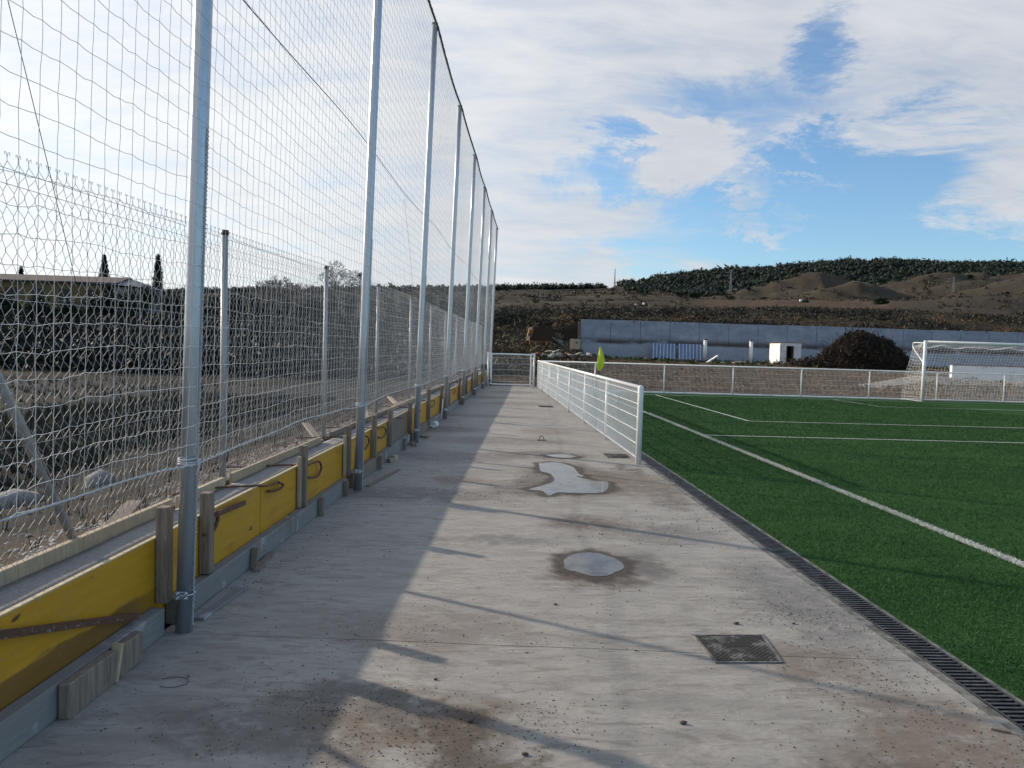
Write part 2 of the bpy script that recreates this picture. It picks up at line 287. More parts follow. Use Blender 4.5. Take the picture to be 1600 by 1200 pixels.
M['pineleaf'] = foliage('pine_needles', (.014, .028, .016), (.032, .052, .026), (.022, .034, .02))
M['farpine'] = foliage('far_pine_forest', (.009, .018, .012), (.021, .033, .021), (.013, .022, .016))
M['cypress'] = foliage('cypress_foliage', (.012, .020, .014), (.026, .038, .022), (.012, .016, .012))
M['scrub'] = foliage('dry_scrub', (.034, .034, .020), (.085, .072, .040), (.075, .052, .028))
M['darkscrub'] = foliage('dark_scrub', (.012, .014, .010), (.030, .031, .021), (.024, .020, .015))
M['fieldweed'] = foliage('field_weed_leaves', (.022, .027, .016), (.050, .051, .034), (.034, .033, .023))
M['fern'] = foliage('rusty_dry_bracken', (.115, .065, .030), (.19, .115, .055), (.07, .048, .028))
M['dry'] = foliage('dry_grass', (.11, .085, .05), (.24, .19, .115), (.09, .065, .038))
M['greenweed'] = foliage('green_weeds', (.03, .05, .016), (.07, .09, .03), (.045, .05, .02))
M['clod'] = foliage('earth_clods', (.09, .06, .038), (.20, .13, .08), (.13, .085, .054), .95)
M['twig'] = foliage('dead_brushwood', (.020, .017, .014), (.072, .055, .043), (.030, .023, .018), .9)
m, q = mat('bare_bark', (.11, .09, .075), .9); setc(q, q.mix(q.noise(q.pos, 3, 5), (.075, .062, .052), (.17, .145, .12))); M['bark'] = m

# ------------------------------------------------------------------ mesh helpers
def mesh_np(name, V, F, smooth=False):
    me = bpy.data.meshes.new(name); V = np.asarray(V, np.float32).reshape(-1, 3); F = np.asarray(F, np.int32); k = F.shape[1]
    me.vertices.add(len(V)); me.vertices.foreach_set('co', V.ravel())
    me.loops.add(F.size); me.loops.foreach_set('vertex_index', F.ravel())
    me.polygons.add(len(F)); me.polygons.foreach_set('loop_start', np.arange(0, F.size, k, dtype=np.int32))
    try: me.polygons.foreach_set('loop_total', np.full(len(F), k, np.int32))
    except Exception: pass
    if smooth: me.polygons.foreach_set('use_smooth', np.ones(len(F), bool))
    me.update(calc_edges=True); me.validate(); return me
def link(name, me, m, parent=None, loc=None):
    o = bpy.data.objects.new(name, me); C.objects.link(o)
    if m is not None and len(me.materials) == 0: me.materials.append(m)
    if parent is not None: o.parent = parent
    if loc is not None: o.location = loc
    return o
def tag(o, label=None, cat=None, group=None, kind=None):
    if label: o['label'] = label
    if cat: o['category'] = cat
    if group: o['group'] = group
    if kind: o['kind'] = kind
    return o
def thing(name, label, cat, loc=(0, 0, 0), rz=0., group=None):
    o = bpy.data.objects.new(name, None); C.objects.link(o); o.location = loc; o.rotation_euler = (0, 0, rz); o.empty_display_size = .1
    return tag(o, label, cat, group)
def dup(o, loc=None, rz=None, label=None, parent=None):
    c = o.copy(); C.objects.link(c); c.parent = parent
    if loc is not None: c.location = loc
    if rz is not None: c.rotation_euler[2] = rz
    if label: c['label'] = label
    for ch in [x for x in C.objects if x.parent == o]: dup(ch, parent=c)
    return c
class MB:
    def __init__(s): s.v = []; s.f = []; s.sm = []
    def add(s, V, F, smooth=False):
        b = len(s.v); s.v += [tuple(map(float, p)) for p in V]; s.f += [tuple(b+i for i in f) for f in F]; s.sm += [smooth]*len(F); return s
    def frame(s, o, X, Y_, Z, bev=0.):
        o, X, Y_, Z = map(np.asarray, (o, X, Y_, Z))
        P = [o+a*X+b*Y_+c*Z for c in (-.5, .5) for b in (-.5, .5) for a in (-.5, .5)]
        return s.add(P, [(0, 2, 3, 1), (4, 5, 7, 6), (0, 1, 5, 4), (2, 6, 7, 3), (0, 4, 6, 2), (1, 3, 7, 5)])
    def box(s, c, d, rz=0., rx=0., ry=0.):
        m = (Matrix.Rotation(rz, 3, 'Z') @ Matrix.Rotation(ry, 3, 'Y') @ Matrix.Rotation(rx, 3, 'X'))
        ax = [np.array(m @ Vector(v)) for v in ((d[0], 0, 0), (0, d[1], 0), (0, 0, d[2]))]
        return s.frame(c, *ax)
    def bbox(s, c, d, bev, rz=0., rx=0., ry=0., jit=0.):
        """box with chamfered vertical and horizontal edges (24 verts)"""
        m = (Matrix.Rotation(rz, 3, 'Z') @ Matrix.Rotation(ry, 3, 'Y') @ Matrix.Rotation(rx, 3, 'X'))
        x, y, z = [k/2 for k in d]; b = min(bev, x*.9, y*.9, z*.9); V = []
        def ringp(xx, yy, zz): return [(-xx+b, -yy, zz), (xx-b, -yy, zz), (xx, -yy+b, zz), (xx, yy-b, zz), (xx-b, yy, zz), (-xx+b, yy, zz), (-xx, yy-b, zz), (-xx, -yy+b, zz)]
        for zz, k in ((-z, b), (-z+b, 0), (z-b, 0), (z, b)):
            V += ringp(x-k, y-k, zz)
        V = [np.array(m @ Vector([q_+(rnd.uniform(-jit, jit) if jit else 0) for q_ in v]))+np.asarray(c) for v in V]
        F = [tuple(range(7, -1, -1)), tuple(range(24, 32))]
        for r_ in range(3):
            for i in range(8): F.append((r_*8+i, r_*8+(i+1) % 8, r_*8+8+(i+1) % 8, r_*8+8+i))
        return s.add(V, F)
    def tube(s, pts, r, n=8, caps=True, smooth=True):
        pts = [np.asarray(p, float) for p in pts]; rs = r if hasattr(r, '__len__') else [r]*len(pts)
        V = []; prev = None
        for i, p_ in enumerate(pts):
            a = pts[min(i+1, len(pts)-1)]-pts[max(i-1, 0)]; a = a/(np.linalg.norm(a)+1e-9)
            if prev is None: u = np.cross(a, (0, 0, 1.) if abs(a[2]) < .9 else (1., 0, 0))
            else: u = prev-a*(prev@a)
            u = u/(np.linalg.norm(u)+1e-9); prev = u; w = np.cross(a, u)
            V += [p_+rs[i]*(math.cos(2*math.pi*k/n)*u+math.sin(2*math.pi*k/n)*w) for k in range(n)]
        F = []
        for i in range(len(pts)-1):
            for k in range(n): F.append((i*n+k, i*n+(k+1) % n, (i+1)*n+(k+1) % n, (i+1)*n+k))
        s.add(V, F, smooth)
        if caps:
            b = len(s.v)-len(V); s.f += [tuple(b+k for k in range(n-1, -1, -1)), tuple(b+(len(pts)-1)*n+k for k in range(n))]; s.sm += [False, False]
        return s
    def build(s, name, m, parent=None, loc=None):
        me = bpy.data.meshes.new(name); me.from_pydata(s.v, [], s.f); me.update()
        me.polygons.foreach_set('use_smooth', s.sm); return link(name, me, m, parent, loc)
def segs(P0, P1, r, n=3):
    """prisms along many segments at once -> V, F"""
    P0 = np.asarray(P0, float).reshape(-1, 3); P1 = np.asarray(P1, float).reshape(-1, 3); N = len(P0)
    a = P1-P0; a /= np.linalg.norm(a, axis=1, keepdims=True)+1e-9
    ref = np.where(np.abs(a[:, 2:3]) < .9, np.array([[0, 0, 1.]]), np.array([[1., 0, 0]]))
    u = np.cross(a, ref); u /= np.linalg.norm(u, axis=1, keepdims=True); w = np.cross(a, u)
    r = np.broadcast_to(np.asarray(r, float).reshape(-1, 1), (N, 1))
    V = np.zeros((N, 2*n, 3))
    for k in range(n):
        c_, s_ = math.cos(2*math.pi*k/n), math.sin(2*math.pi*k/n); off = r*(c_*u+s_*w)
        V[:, k] = P0+off; V[:, n+k] = P1+off
    F = np.zeros((N, n, 4), int)
    for k in range(n): F[:, k] = [k, (k+1) % n, n+(k+1) % n, n+k]
    F = F+(np.arange(N)*2*n)[:, None, None]
    return V.reshape(-1, 3), F.reshape(-1, 4)
def vnoise(x, y, seed=0):
    xi = np.floor(x).astype(np.int64); yi = np.floor(y).astype(np.int64); fx = x-xi; fy = y-yi
    fx = fx*fx*(3-2*fx); fy = fy*fy*(3-2*fy)
    def h(a, b): v = np.sin((a % 100003)*127.1+(b % 100003)*311.7+seed*74.7)*43758.5453; return v-np.floor(v)
    return (h(xi, yi)*(1-fx)+h(xi+1, yi)*fx)*(1-fy)+(h(xi, yi+1)*(1-fx)+h(xi+1, yi+1)*fx)*fy
def fbm(x, y, o=5, seed=0, gain=.5):
    s = 0; a = 1; tt = 0
    for k in range(o): s = s+a*vnoise(x*2**k, y*2**k, seed+k); tt += a; a *= gain
    return s/tt-.5
def leaves(N, center, rad, size, seed=0, shell=.55, flat=.0):
    """N leaf-sized triangles through an ellipsoid volume, denser towards its surface, clumped"""
    g = np.random.default_rng(seed); d = g.normal(size=(N, 3)); d /= np.linalg.norm(d, axis=1, keepdims=True)
    rr = (shell+(1-shell)*g.random(N))[:, None]; lob = 1+.28*np.sin(d[:, :1]*5+seed)*np.cos(d[:, 1:2]*4+seed*2)+.18*np.sin(d[:, 2:3]*9+seed)
    P = d*rr*lob*np.asarray(rad)+np.asarray(center)
    a = g.normal(size=(N, 3)); b = g.normal(size=(N, 3)); s_ = (size*(.5+g.random(N)))[:, None]
    a = a/np.linalg.norm(a, axis=1, keepdims=True)*s_; b = b/np.linalg.norm(b, axis=1, keepdims=True)*s_
    V = np.stack([P, P+a, P+b], 1).reshape(-1, 3); return V, np.arange(3*N).reshape(-1, 3)
def cat(lst):
    Vs, Fs, n = [], [], 0
    for V, F in lst: Vs.append(V); Fs.append(F+n); n += len(V)
    return np.concatenate(Vs), np.concatenate(Fs)

# ------------------------------------------------------------------ net fence line: a frame turned 3.86 degrees from the pitch
TH = R(3.86); D = np.array([math.sin(TH), math.cos(TH), 0]); NL = np.array([-D[1], D[0], 0]); B0 = np.array([-1.863, 0, 0])
def L(s, w, h): return B0+s*D+w*NL+np.array([0, 0, h])          # along the line, outwards (left), up
ANG = -TH                                                      # rotation about z of a box whose y runs along the line

# ------------------------------------------------------------------ setting: ground sheets
def poly(name, pts, z, m, kind='structure', parent=None, thick=0.):
    mb = MB(); n = len(pts); P = [(p_[0], p_[1], z) for p_ in pts]
    if thick: P2 = [(p_[0], p_[1], z-thick) for p_ in pts]; mb.add(P+P2, [tuple(range(n)), tuple(range(2*n-1, n-1, -1))]+[(i, i+n, (i+1) % n+n, (i+1) % n) for i in range(n)])
    else: mb.add(P, [tuple(range(n))])
    o = mb.build(name, m, parent)
    if kind: o['kind'] = kind
    return o
def grid_ground(name, xs, ys, hf, cf, m):
    X_, Y_ = np.meshgrid(xs, ys); Z = hf(X_, Y_); V = np.stack([X_, Y_, Z], -1).reshape(-1, 3)
    nx, ny = len(xs), len(ys); i = np.arange(ny-1)[:, None]*nx+np.arange(nx-1)[None]; F = np.stack([i, i+1, i+nx+1, i+nx], -1).reshape(-1, 4)
    me = mesh_np(name, V, F, True); col = cf(X_, Y_, Z).reshape(-1, 3); at_ = me.attributes.new('cover', 'FLOAT_COLOR', 'POINT')
    at_.data.foreach_set('color', np.concatenate([col, np.ones((len(col), 1))], 1).astype(np.float32).ravel())
    o = link(name, me, m); o['kind'] = 'structure'; return o

# walkway: poured slabs between joints square to the net fence
walk = bpy.data.objects.new('walkway', None); C.objects.link(walk); walk['kind'] = 'structure'
DRX = 2.335
def wall_x(y, w=.10): return (B0+((y)/D[1])*D)[0]-w/D[1]
js = [-8.2, -.1, 3.0][0:0]+[-8.1, -4.0, .0, 4.055, 7.96, 11.95, 15.95, 19.95, 23.95, 27.95, 31.2]
for a_, b_ in zip(js[:-1], js[1:]):
    g_ = .0035
    sl = -.066 if a_ < 5 else -.03; sh = -.066 if b_ < 5 else -.03
    if b_ > 30: sh = 0.
    xa, xb = wall_x(a_), wall_x(b_)
    def side(y, sk, x, e): return (x, y+sk*x+e)
    n_ = 14; low = []; top = []
    for i in range(n_+1):
        f_ = i/n_; x0_ = xa+(DRX-xa)*f_; x1_ = xb+(DRX-xb)*f_
        low.append((x0_, a_+sl*x0_+g_+.004*math.sin(x0_*5+a_))); top.append((x1_, b_+sh*x1_-g_+.004*math.sin(x1_*5+b_)))
    poly('slab', low+top[::-1], 0., M['concrete'], None, walk, .12)

# turf pitch, lines, drain
TX0, GOALY, TOUCHX = 2.605, 27.8, 4.31
tf = poly('turf_pitch', [(TX0, -8), (70, -8), (70, 29.05), (TX0, 29.05)], -.004, M['turf'])
def line(name, pts, w=.080):
    mb = MB(); pts = [np.array(p_, float) for p_ in pts]
    for i, p_ in enumerate(pts[:-1]):
        pass
    L_, R_ = [], []
    for i, p_ in enumerate(pts):
        a = pts[min(i+1, len(pts)-1)]-pts[max(i-1, 0)]; a /= np.linalg.norm(a); nn = np.array([-a[1], a[0]])*w/2
        L_.append((*(p_+nn), .002)); R_.append((*(p_-nn), .002))
    n = len(pts); mb.add(L_+R_, [(i, n+i, n+i+1, i+1) for i in range(n-1)])
    o = mb.build(name, M['line']); o['kind'] = 'structure'; return o
def dense(a, b, n=30): return [np.array(a)+(np.array(b)-np.array(a))*i/n for i in range(n+1)]
touch = dense((TOUCHX, -6), (TOUCHX, GOALY-.06))
PITCH_LINES = [touch, dense((TOUCHX+.052, 14.65), (60, 14.65)), dense((6.40, 17.95), (33.7, 17.95)), dense((6.40, 18.002), (6.40, GOALY-.06)),
               dense((13.05, 24.42), (27.05, 24.42)), dense((13.05, 24.472), (13.05, GOALY-.06)), dense((TOUCHX-.05, GOALY), (60, GOALY))]
for ln, nm in zip(PITCH_LINES, ('touch_line', 'cross_line', 'penalty_line', 'penalty_side_line', 'goal_area_line', 'goal_area_side_line', 'goal_line')): line(nm, ln)
arc = [np.array((20.05+9.15*math.cos(a), 24.02+9.15*math.sin(a))) for a in np.linspace(R(222.5), R(317.5), 40)]
line('penalty_arc', arc)

# slot drain: rims, trough, slatted grates of one metre
drain = thing('drain_channel', 'black slotted drain channel running between the concrete walkway and the green turf', 'drain', (0, 0, 0))
mb = MB(); mb.box((2.3675, 11.3, -.062), (.063, 39, .12)); mb.build('rim', M['rim'], drain)
mb = MB(); mb.box((2.588, 11.3, -.06), (.033, 39, .112)); mb.build('rim', M['rim'], drain)
mb = MB(); mb.box((2.4855, 11.3, -.14), (.17, 39, .02)); mb.box((2.403, 11.3, -.068), (.006, 39, .12)); mb.box((2.568, 11.3, -.068), (.006, 39, .12)); mb.build('trough', M['black'], drain)
mb = MB()
for i in range(25): mb.box((0, -.48+i*.04, -.006), (.146, .017, .014), 0)
mb.box((-.0775, 0, -.006), (.009, .992, .018)); mb.box((.0775, 0, -.006), (.009, .992, .018)); mb.box((0, 0, -.013), (.012, .99, .010))
g0 = None
for k in range(38):
    y = -6.5+k
    if g0 is None: g0 = mb.build('grate', M['black'], drain, (2.4855, y, 0))
    else: o = g0.copy(); C.objects.link(o); o.parent = drain; o.location = (2.4855, y, 0)

# turf fibres near the camera, and white fibres where the lines are
def on_line(x, y):
    m_ = np.abs(x-TOUCHX) < .042
    m_ |= (np.abs(y-14.65) < .05) & (x > TOUCHX); m_ |= (np.abs(y-17.95) < .05) & (x > 6.35); m_ |= (np.abs(x-6.4) < .05) & (y > 17.95); return m_
def blades(name, N, x0, x1, y0, y1, want_line, m, hmin, hmax, wd, falloff=0):
    X_ = rng.uniform(x0, x1, N); Y_ = y0+(y1-y0)*rng.random(N)**(1+falloff); k = on_line(X_, Y_) == want_line
    k &= (X_ < (Y_*.74+.5)); X_, Y_ = X_[k], Y_[k]; n = len(X_); a = rng.uniform(0, 2*math.pi, n); hh = rng.uniform(hmin, hmax, n); sc_ = (.6+Y_/9); ww = wd*sc_
    P = np.stack([X_, Y_, np.full(n, -.004)], -1); u = np.stack([np.cos(a), np.sin(a), 0*a], -1)*ww[:, None]; ln = rng.normal(0, .016, (n, 3)); ln[:, 2] = hh
    V = np.stack([P-u, P+u, P+ln], 1).reshape(-1, 3); F = np.arange(3*n).reshape(-1, 3)
    return tag(link(name, mesh_np(name, V, F), m), kind='stuff')
blades('turf_fibres', 480000, 2.61, 16, 2.9, 27.6, False, M['blade'], .010, .026, .0024, 1.6)
blades('line_fibres', 900000, TOUCHX-.06, TOUCHX+.06, 4.5, 19, True, M['whiteblade'], .012, .030, .003, .4) if False else None
n_ = 26000; X_ = TOUCHX+rng.uniform(-.046, .046, n_); Y_ = 4.5+15*rng.random(n_)**1.5
a = rng.uniform(0, 6.28, n_); P = np.stack([X_, Y_, np.full(n_, -.003)], -1); u = np.stack([np.cos(a), np.sin(a), 0*a], -1)*(.0028*(.6+Y_/9))[:, None]; ln = rng.normal(0, .014, (n_, 3)); ln[:, 2] = rng.uniform(.010, .028, n_)
tag(link('line_fibres', mesh_np('line_fibres', np.stack([P-u, P+u, P+ln], 1).reshape(-1, 3), np.arange(3*n_).reshape(-1, 3)), M['whiteblade']), kind='stuff')

# outer field, left of the kerb wall
def outer_h(X_, Y_):
    w = (X_-B0[0])*NL[0]+(Y_-B0[1])*NL[1]
    bank = .50-.12*np.clip((w-.46)/.5, 0, 1)-.62*np.clip((w-.9)/2.6, 0, 1)**1.2
    far = np.clip((w-6)/25, 0, 1)*-.12
    return np.where(w < .45, .30, bank+far)+fbm(X_*1.7, Y_*1.7, 5, 3)*.16*np.clip((w-.4)/1, 0, 1)+fbm(X_*.25, Y_*.25, 3, 9)*.3*np.clip((w-3)/3, 0, 1)
def outer_c(X_, Y_, Z):
    w = (X_-B0[0])*NL[0]+(Y_-B0[1])*NL[1]; c = np.zeros(X_.shape+(3,)); c[:] = (.038, .035, .032)
    near = np.clip(1-(w-.4)/1.4, 0, 1)[..., None]; c = c*(1-near)+np.array((.15, .098, .066))*near
    gr = (np.exp(-((w-6.5)/2.2)**2)*np.clip(fbm(X_*.3, Y_*.3, 3, 5)*3+.9, 0, 1))[..., None]; c = c*(1-gr)+np.array((.040, .043, .028))*gr
    fr = np.clip((w-13)/6, 0, 1)[..., None]*.6; return c*(1-fr)+np.array((.062, .058, .058))*fr
xs = np.concatenate([-60+np.linspace(0, 1, 60)**.9*45, np.linspace(-14.6, .6, 170)]); ys = np.concatenate([np.linspace(-12, 2, 20), np.linspace(2.3, 31.2, 200)])
o = grid_ground('outer_field', xs, ys, lambda a, b: np.where((a-B0[0])*NL[0]+b*NL[1] < .42, -.35, outer_h(a, b)), outer_c, M['soil'])

# terrain beyond the far fence: rings of height measured at a distance
px_c = [-1600, -700, -200, 0, 200, 400, 600, 775, 860, 905, 950, 1000, 1060, 1100, 1130, 1140, 1160, 1180, 1200, 1220, 1240, 1250, 1265, 1280, 1292, 1305, 1325, 1340, 1350, 1365, 1385, 1400, 1425, 1440, 1455, 1470, 1485, 1500, 1530, 1550, 1575, 1600, 1680, 1750, 2100, 3000]
def row(fn): return [fn(p_) for p_ in px_c]
def interp_pts(pts): a = np.array(pts, float); return lambda p_: float(np.interp(p_, a[:, 0], a[:, 1]))
def ring_px(Yd, pts, dz=0.):
    f_ = interp_pts(pts); out = []
    for p_ in px_c: out.append(at(p_, f_(p_), Yd)[2]+dz)
    return Yd, out
def ring_h(Yd, pts): f_ = interp_pts(pts); return Yd, [f_(p_) for p_ in px_c]
rings = [ring_h(31.0, [(-1600, -.3), (600, -.3), (770, -.02), (3000, .0)]),
         ring_h(38, [(-1600, -.1), (600, -.1), (775, .1), (1380, .1), (1440, .5), (3000, .6)]),
         ring_h(46, [(-1600, .5), (600, .3), (775, .4), (860, .35), (1380, .3), (1500, .9), (3000, .9)]),
         ring_h(56, [(-1600, 1.4), (500, 1.2), (700, 1.2), (800, 1.3), (870, 1.3), (930, .5), (3000, .55)]),
         ring_h(66, [(-1600, 2.2), (600, 2.0), (775, 2.0), (860, 2.0), (915, .9), (960, .7), (3000, .6)]),
         ring_h(75.12, [(-1600, 2.8), (600, 2.8), (775, 3.0), (880, 3.0), (904, 1.3), (906, .8), (3000, .7)]),
         ring_h(75.28, [(-1600, 2.8), (600, 2.8), (775, 3.2), (880, 3.3), (902, 4.0), (906, 4.3), (1300, 4.3), (3000, 4.3)]),
         ring_px(84, [(-1600, 492), (300, 500), (775, 497), (905, 494), (1000, 498), (1200, 497), (1600, 507), (3000, 545)]),
         ring_px(96, [(-1600, 480), (300, 488), (775, 489), (905, 489), (1000, 487), (1200, 486), (1350, 489), (1600, 500), (3000, 540)]),
         ring_px(130, [(-1600, 470), (300, 478), (775, 482), (905, 480), (1000, 481), (1200, 483), (1400, 486), (1600, 497), (3000, 535)]),
         ring_px(190, [(-1600, 466), (300, 470), (775, 472), (905, 474), (1000, 472), (1150, 476), (1200, 475), (1400, 478), (1500, 482), (1600, 490), (3000, 530)]),
         ring_px(260, [(-1600, 462), (300, 464), (775, 462), (905, 464), (1000, 460), (1130, 468), (1200, 471), (1400, 472), (1440, 470), (1500, 463), (1560, 461), (1600, 466), (3000, 510)]),
         ring_px(290, [(-1600, 460), (300, 461), (775, 459), (905, 460), (940, 461), (1000, 459), (1130, 467), (1200, 469), (1350, 472), (1430, 477), (1500, 472), (1550, 462), (1600, 452), (1750, 450), (3000, 495)]),
         ring_px(330, [(-1600, 460), (300, 461), (775, 457), (905, 458), (940, 460), (1000, 457), (1130, 465), (1200, 467), (1350, 471), (1420, 476), (1440, 473), (1500, 455), (1550, 441), (1600, 428), (1680, 420), (1750, 428), (3000, 490)]),
         ring_px(362, [(-1600, 460), (300, 462), (775, 462), (905, 464), (1000, 461), (1130, 469), (1200, 471), (1260, 471), (1305, 466), (1340, 466), (1400, 474), (1455, 466), (1530, 456), (1600, 444), (1750, 440), (3000, 500)]),
         ring_px(395, [(-1600, 460), (300, 462), (775, 460), (905, 462), (1000, 459), (1130, 467), (1200, 469), (1220, 467), (1250, 461), (1265, 456), (1280, 450), (1305, 441), (1325, 438), (1340, 438), (1365, 442), (1385, 449), (1400, 457), (1425, 455), (1455, 445), (1500, 436), (1530, 431), (1600, 425), (1750, 425), (3000, 490)]),
         ring_px(422, [(-1600, 460), (300, 462), (775, 459), (905, 460), (1000, 457), (1130, 465), (1200, 460), (1250, 450), (1280, 447), (1305, 451), (1340, 456), (1385, 458), (1440, 448), (1485, 441), (1560, 441), (1600, 438), (1750, 440), (3000, 490)]),
         ring_px(450, [(-1600, 458), (300, 459), (775, 455), (905, 455), (940, 456), (980, 452), (1020, 454), (1080, 460), (1130, 461), (1140, 457), (1160, 451), (1200, 440), (1250, 428), (1280, 423), (1305, 428), (1325, 435), (1350, 444), (1385, 441), (1440, 428), (1485, 420), (1530, 423), (1560, 430), (1600, 432), (1750, 440), (3000, 490)]),
         ring_px(520, [(-1600, 460), (300, 462), (775, 457), (905, 458), (980, 452), (1080, 460), (1130, 461), (1200, 455), (1275, 450), (1345, 452), (1400, 453), (1490, 446), (1600, 448), (3000, 490)]),
         ring_px(700, [(-1600, 460), (300, 461), (775, 455), (905, 455), (940, 455), (975, 449), (1040, 437), (1120, 425), (1200, 424), (1270, 418), (1320, 412), (1400, 413), (1450, 415), (1510, 418), (1560, 415), (1600, 416), (1750, 425), (2200, 450), (3000, 480)]),
         ring_px(800, [(-1600, 460), (300, 461), (775, 457), (905, 457), (975, 455), (1040, 445), (1120, 435), (1200, 434), (1320, 425), (1450, 425), (1600, 426), (2200, 460), (3000, 490)]),
         ring_px(1400, [(-1600, 505), (775, 510), (3000, 560)])]
u_c = np.array([at(p_, 500, 1.)[0] for p_ in px_c]); RY = np.array([r_[0] for r_ in rings]); RH = np.array([r_[1] for r_ in rings])
Yg = np.concatenate([np.linspace(31.0, 75.0, 90), [75.12, 75.28], np.linspace(75.6, 130, 90), np.geomspace(131, 1400, 190)])
Ug = np.concatenate([np.linspace(-1.6, -.75, 50), np.linspace(-.74, .80, 430), np.linspace(.82, 2.2, 50)])
def terrain_height(U, Yv):
    # smooth in u (linear on fine columns), monotone blend between rings
    cols = np.stack([np.interp(U, u_c, RH[k]) for k in range(len(RY))], 0)
    idx = np.clip(np.searchsorted(RY, Yv, side='right')-1, 0, len(RY)-2); f_ = (Yv-RY[idx])/(RY[idx+1]-RY[idx]); f_ = np.clip(f_, 0, 1); g = f_*f_*(3-2*f_)
    i = np.arange(U.shape[0]) if U.ndim == 1 else None
    if U.ndim == 2:
        a = np.take_along_axis(cols, idx[None], 0)[0]; b = np.take_along_axis(cols, (idx+1)[None], 0)[0]
    else: a = cols[idx, i]; b = cols[idx+1, i]
    z = a*(1-g)+b*g
    Xw = U*Yv; amp = np.clip((Yv-31)/20, 0, 1)*.18+np.clip((Yv-78)/200, 0, 1)*2.2+np.clip((Yv-330)/200, 0, 1)*3.5
    wallzone = (np.abs(Yv-75.2) < 1.5)
    n1 = fbm(Xw/np.maximum(Yv*.06, 3), Yv/np.maximum(Yv*.06, 3)+3, 5, 21); n2 = fbm(Xw*.5, Yv*.5, 4, 5)*.25*np.clip((Yv-33)/8, 0, 1)
    n3_ = fbm(Xw/9., Yv/16., 5, 91)*np.clip((Yv-130)/200, 0, 1)*1.1
    gul = -np.abs(fbm(Xw/26., Yv/90., 4, 77))*np.clip((Yv-230)/100, 0, 1)*np.clip((620-Yv)/150, 0, 1)*12
    return z+np.where(wallzone, 0, n1*amp*.9+n2+gul*.9+n3_)
Ugm, Ygm = np.meshgrid(Ug, Yg); Zg = terrain_height(Ugm, Ygm); Xg = Ugm*Ygm
c = np.zeros(Zg.shape+(3,)); c[:] = (.115, .092, .066)
def blend(c, mask, col): mask = np.clip(mask, 0, 1)[..., None]; return c*(1-mask)+np.array(col)*mask
def band_(Yv, a, b, s=.1): return np.clip((Yv-a)/(a*s), 0, 1)*np.clip((b-Yv)/(b*s), 0, 1)
ns = fbm(Xg/30, Ygm/60, 4, 8); ns2 = fbm(Xg/8, Ygm/8, 4, 18)
c = blend(c, (Ygm < 70)*1., (.22, .145, .092)); c = blend(c, (Ygm < 70)*(ns2*3+.2), (.30, .20, .12)); c = blend(c, (Ygm < 60)*(Ugm > .62)*1., (.25, .235, .21))
c = blend(c, (Ygm < 70)*(Ugm < .02)*1., (.055, .050, .042))
c = blend(c, band_(Ygm, 76, 125)*(ns2*3+.7), (.070, .060, .036)); c = blend(c, band_(Ygm, 76, 110)*(fbm(Xg/5, Ygm/5, 3, 44)*6-.8), (.22, .12, .055))
tan_u = np.clip((Ugm-.27)/.04, 0, 1)*np.clip((.58-Ugm)/.05, 0, 1)
c = blend(c, band_(Ygm, 150, 262, .05)*tan_u*.9, (.235, .150, .095))
c = blend(c, band_(Ygm, 100, 420)*(np.sin(np.log(Ygm)*34+ns*7) > .55)*np.clip((.25-Ugm)/.1, 0, 1)*.8, (.055, .048, .036))
c = blend(c, band_(Ygm, 100, 420)*(np.sin(np.log(Ygm)*34+ns*7) < -.75)*np.clip((.25-Ugm)/.1, 0, 1)*.7, (.20, .175, .14))
c = blend(c, band_(Ygm, 262, 700)*.75, (.120, .108, .082)); c = blend(c, band_(Ygm, 262, 700)*(ns*4+.1), (.075, .070, .048))
c = blend(c, band_(Ygm, 300, 520)*(ns2*4-.1)*.6, (.175, .145, .10))
c = blend(c, np.clip((Ygm-560)/60, 0, 1), (.030, .036, .024))
V = np.stack([Xg, Ygm, Zg], -1).reshape(-1, 3); nx, ny = len(Ug), len(Yg); i = np.arange(ny-1)[:, None]*nx+np.arange(nx-1)[None]
me = mesh_np('hills', V, np.stack([i, i+1, i+nx+1, i+nx], -1).reshape(-1, 4), True); at_ = me.attributes.new('cover', 'FLOAT_COLOR', 'POINT')
at_.data.foreach_set('color', np.concatenate([c.reshape(-1, 3), np.ones((nx*ny, 1))], 1).astype(np.float32).ravel())
o = link('hills', me, M['hill']); o['kind'] = 'structure'
def tz(x, y): return float(terrain_height(np.array([x/y]), np.array([float(y)]))[0])
def tzv(x, y): return terrain_height(x/y, y)
poly('ground', [(-2500, -300), (2500, -300), (2500, 3500), (-2500, 3500)], -12.5, M['hill'])
poly('apron', [(-60, -60), (140, -60), (140, 31.2), (-60, 31.2)], -.45, M['soil'])
poly('earth_strip', [(wall_x(31, .4), 29.06), (70, 29.06), (70, 31.3), (wall_x(31, .4), 31.3)], -.03, M['soil'])

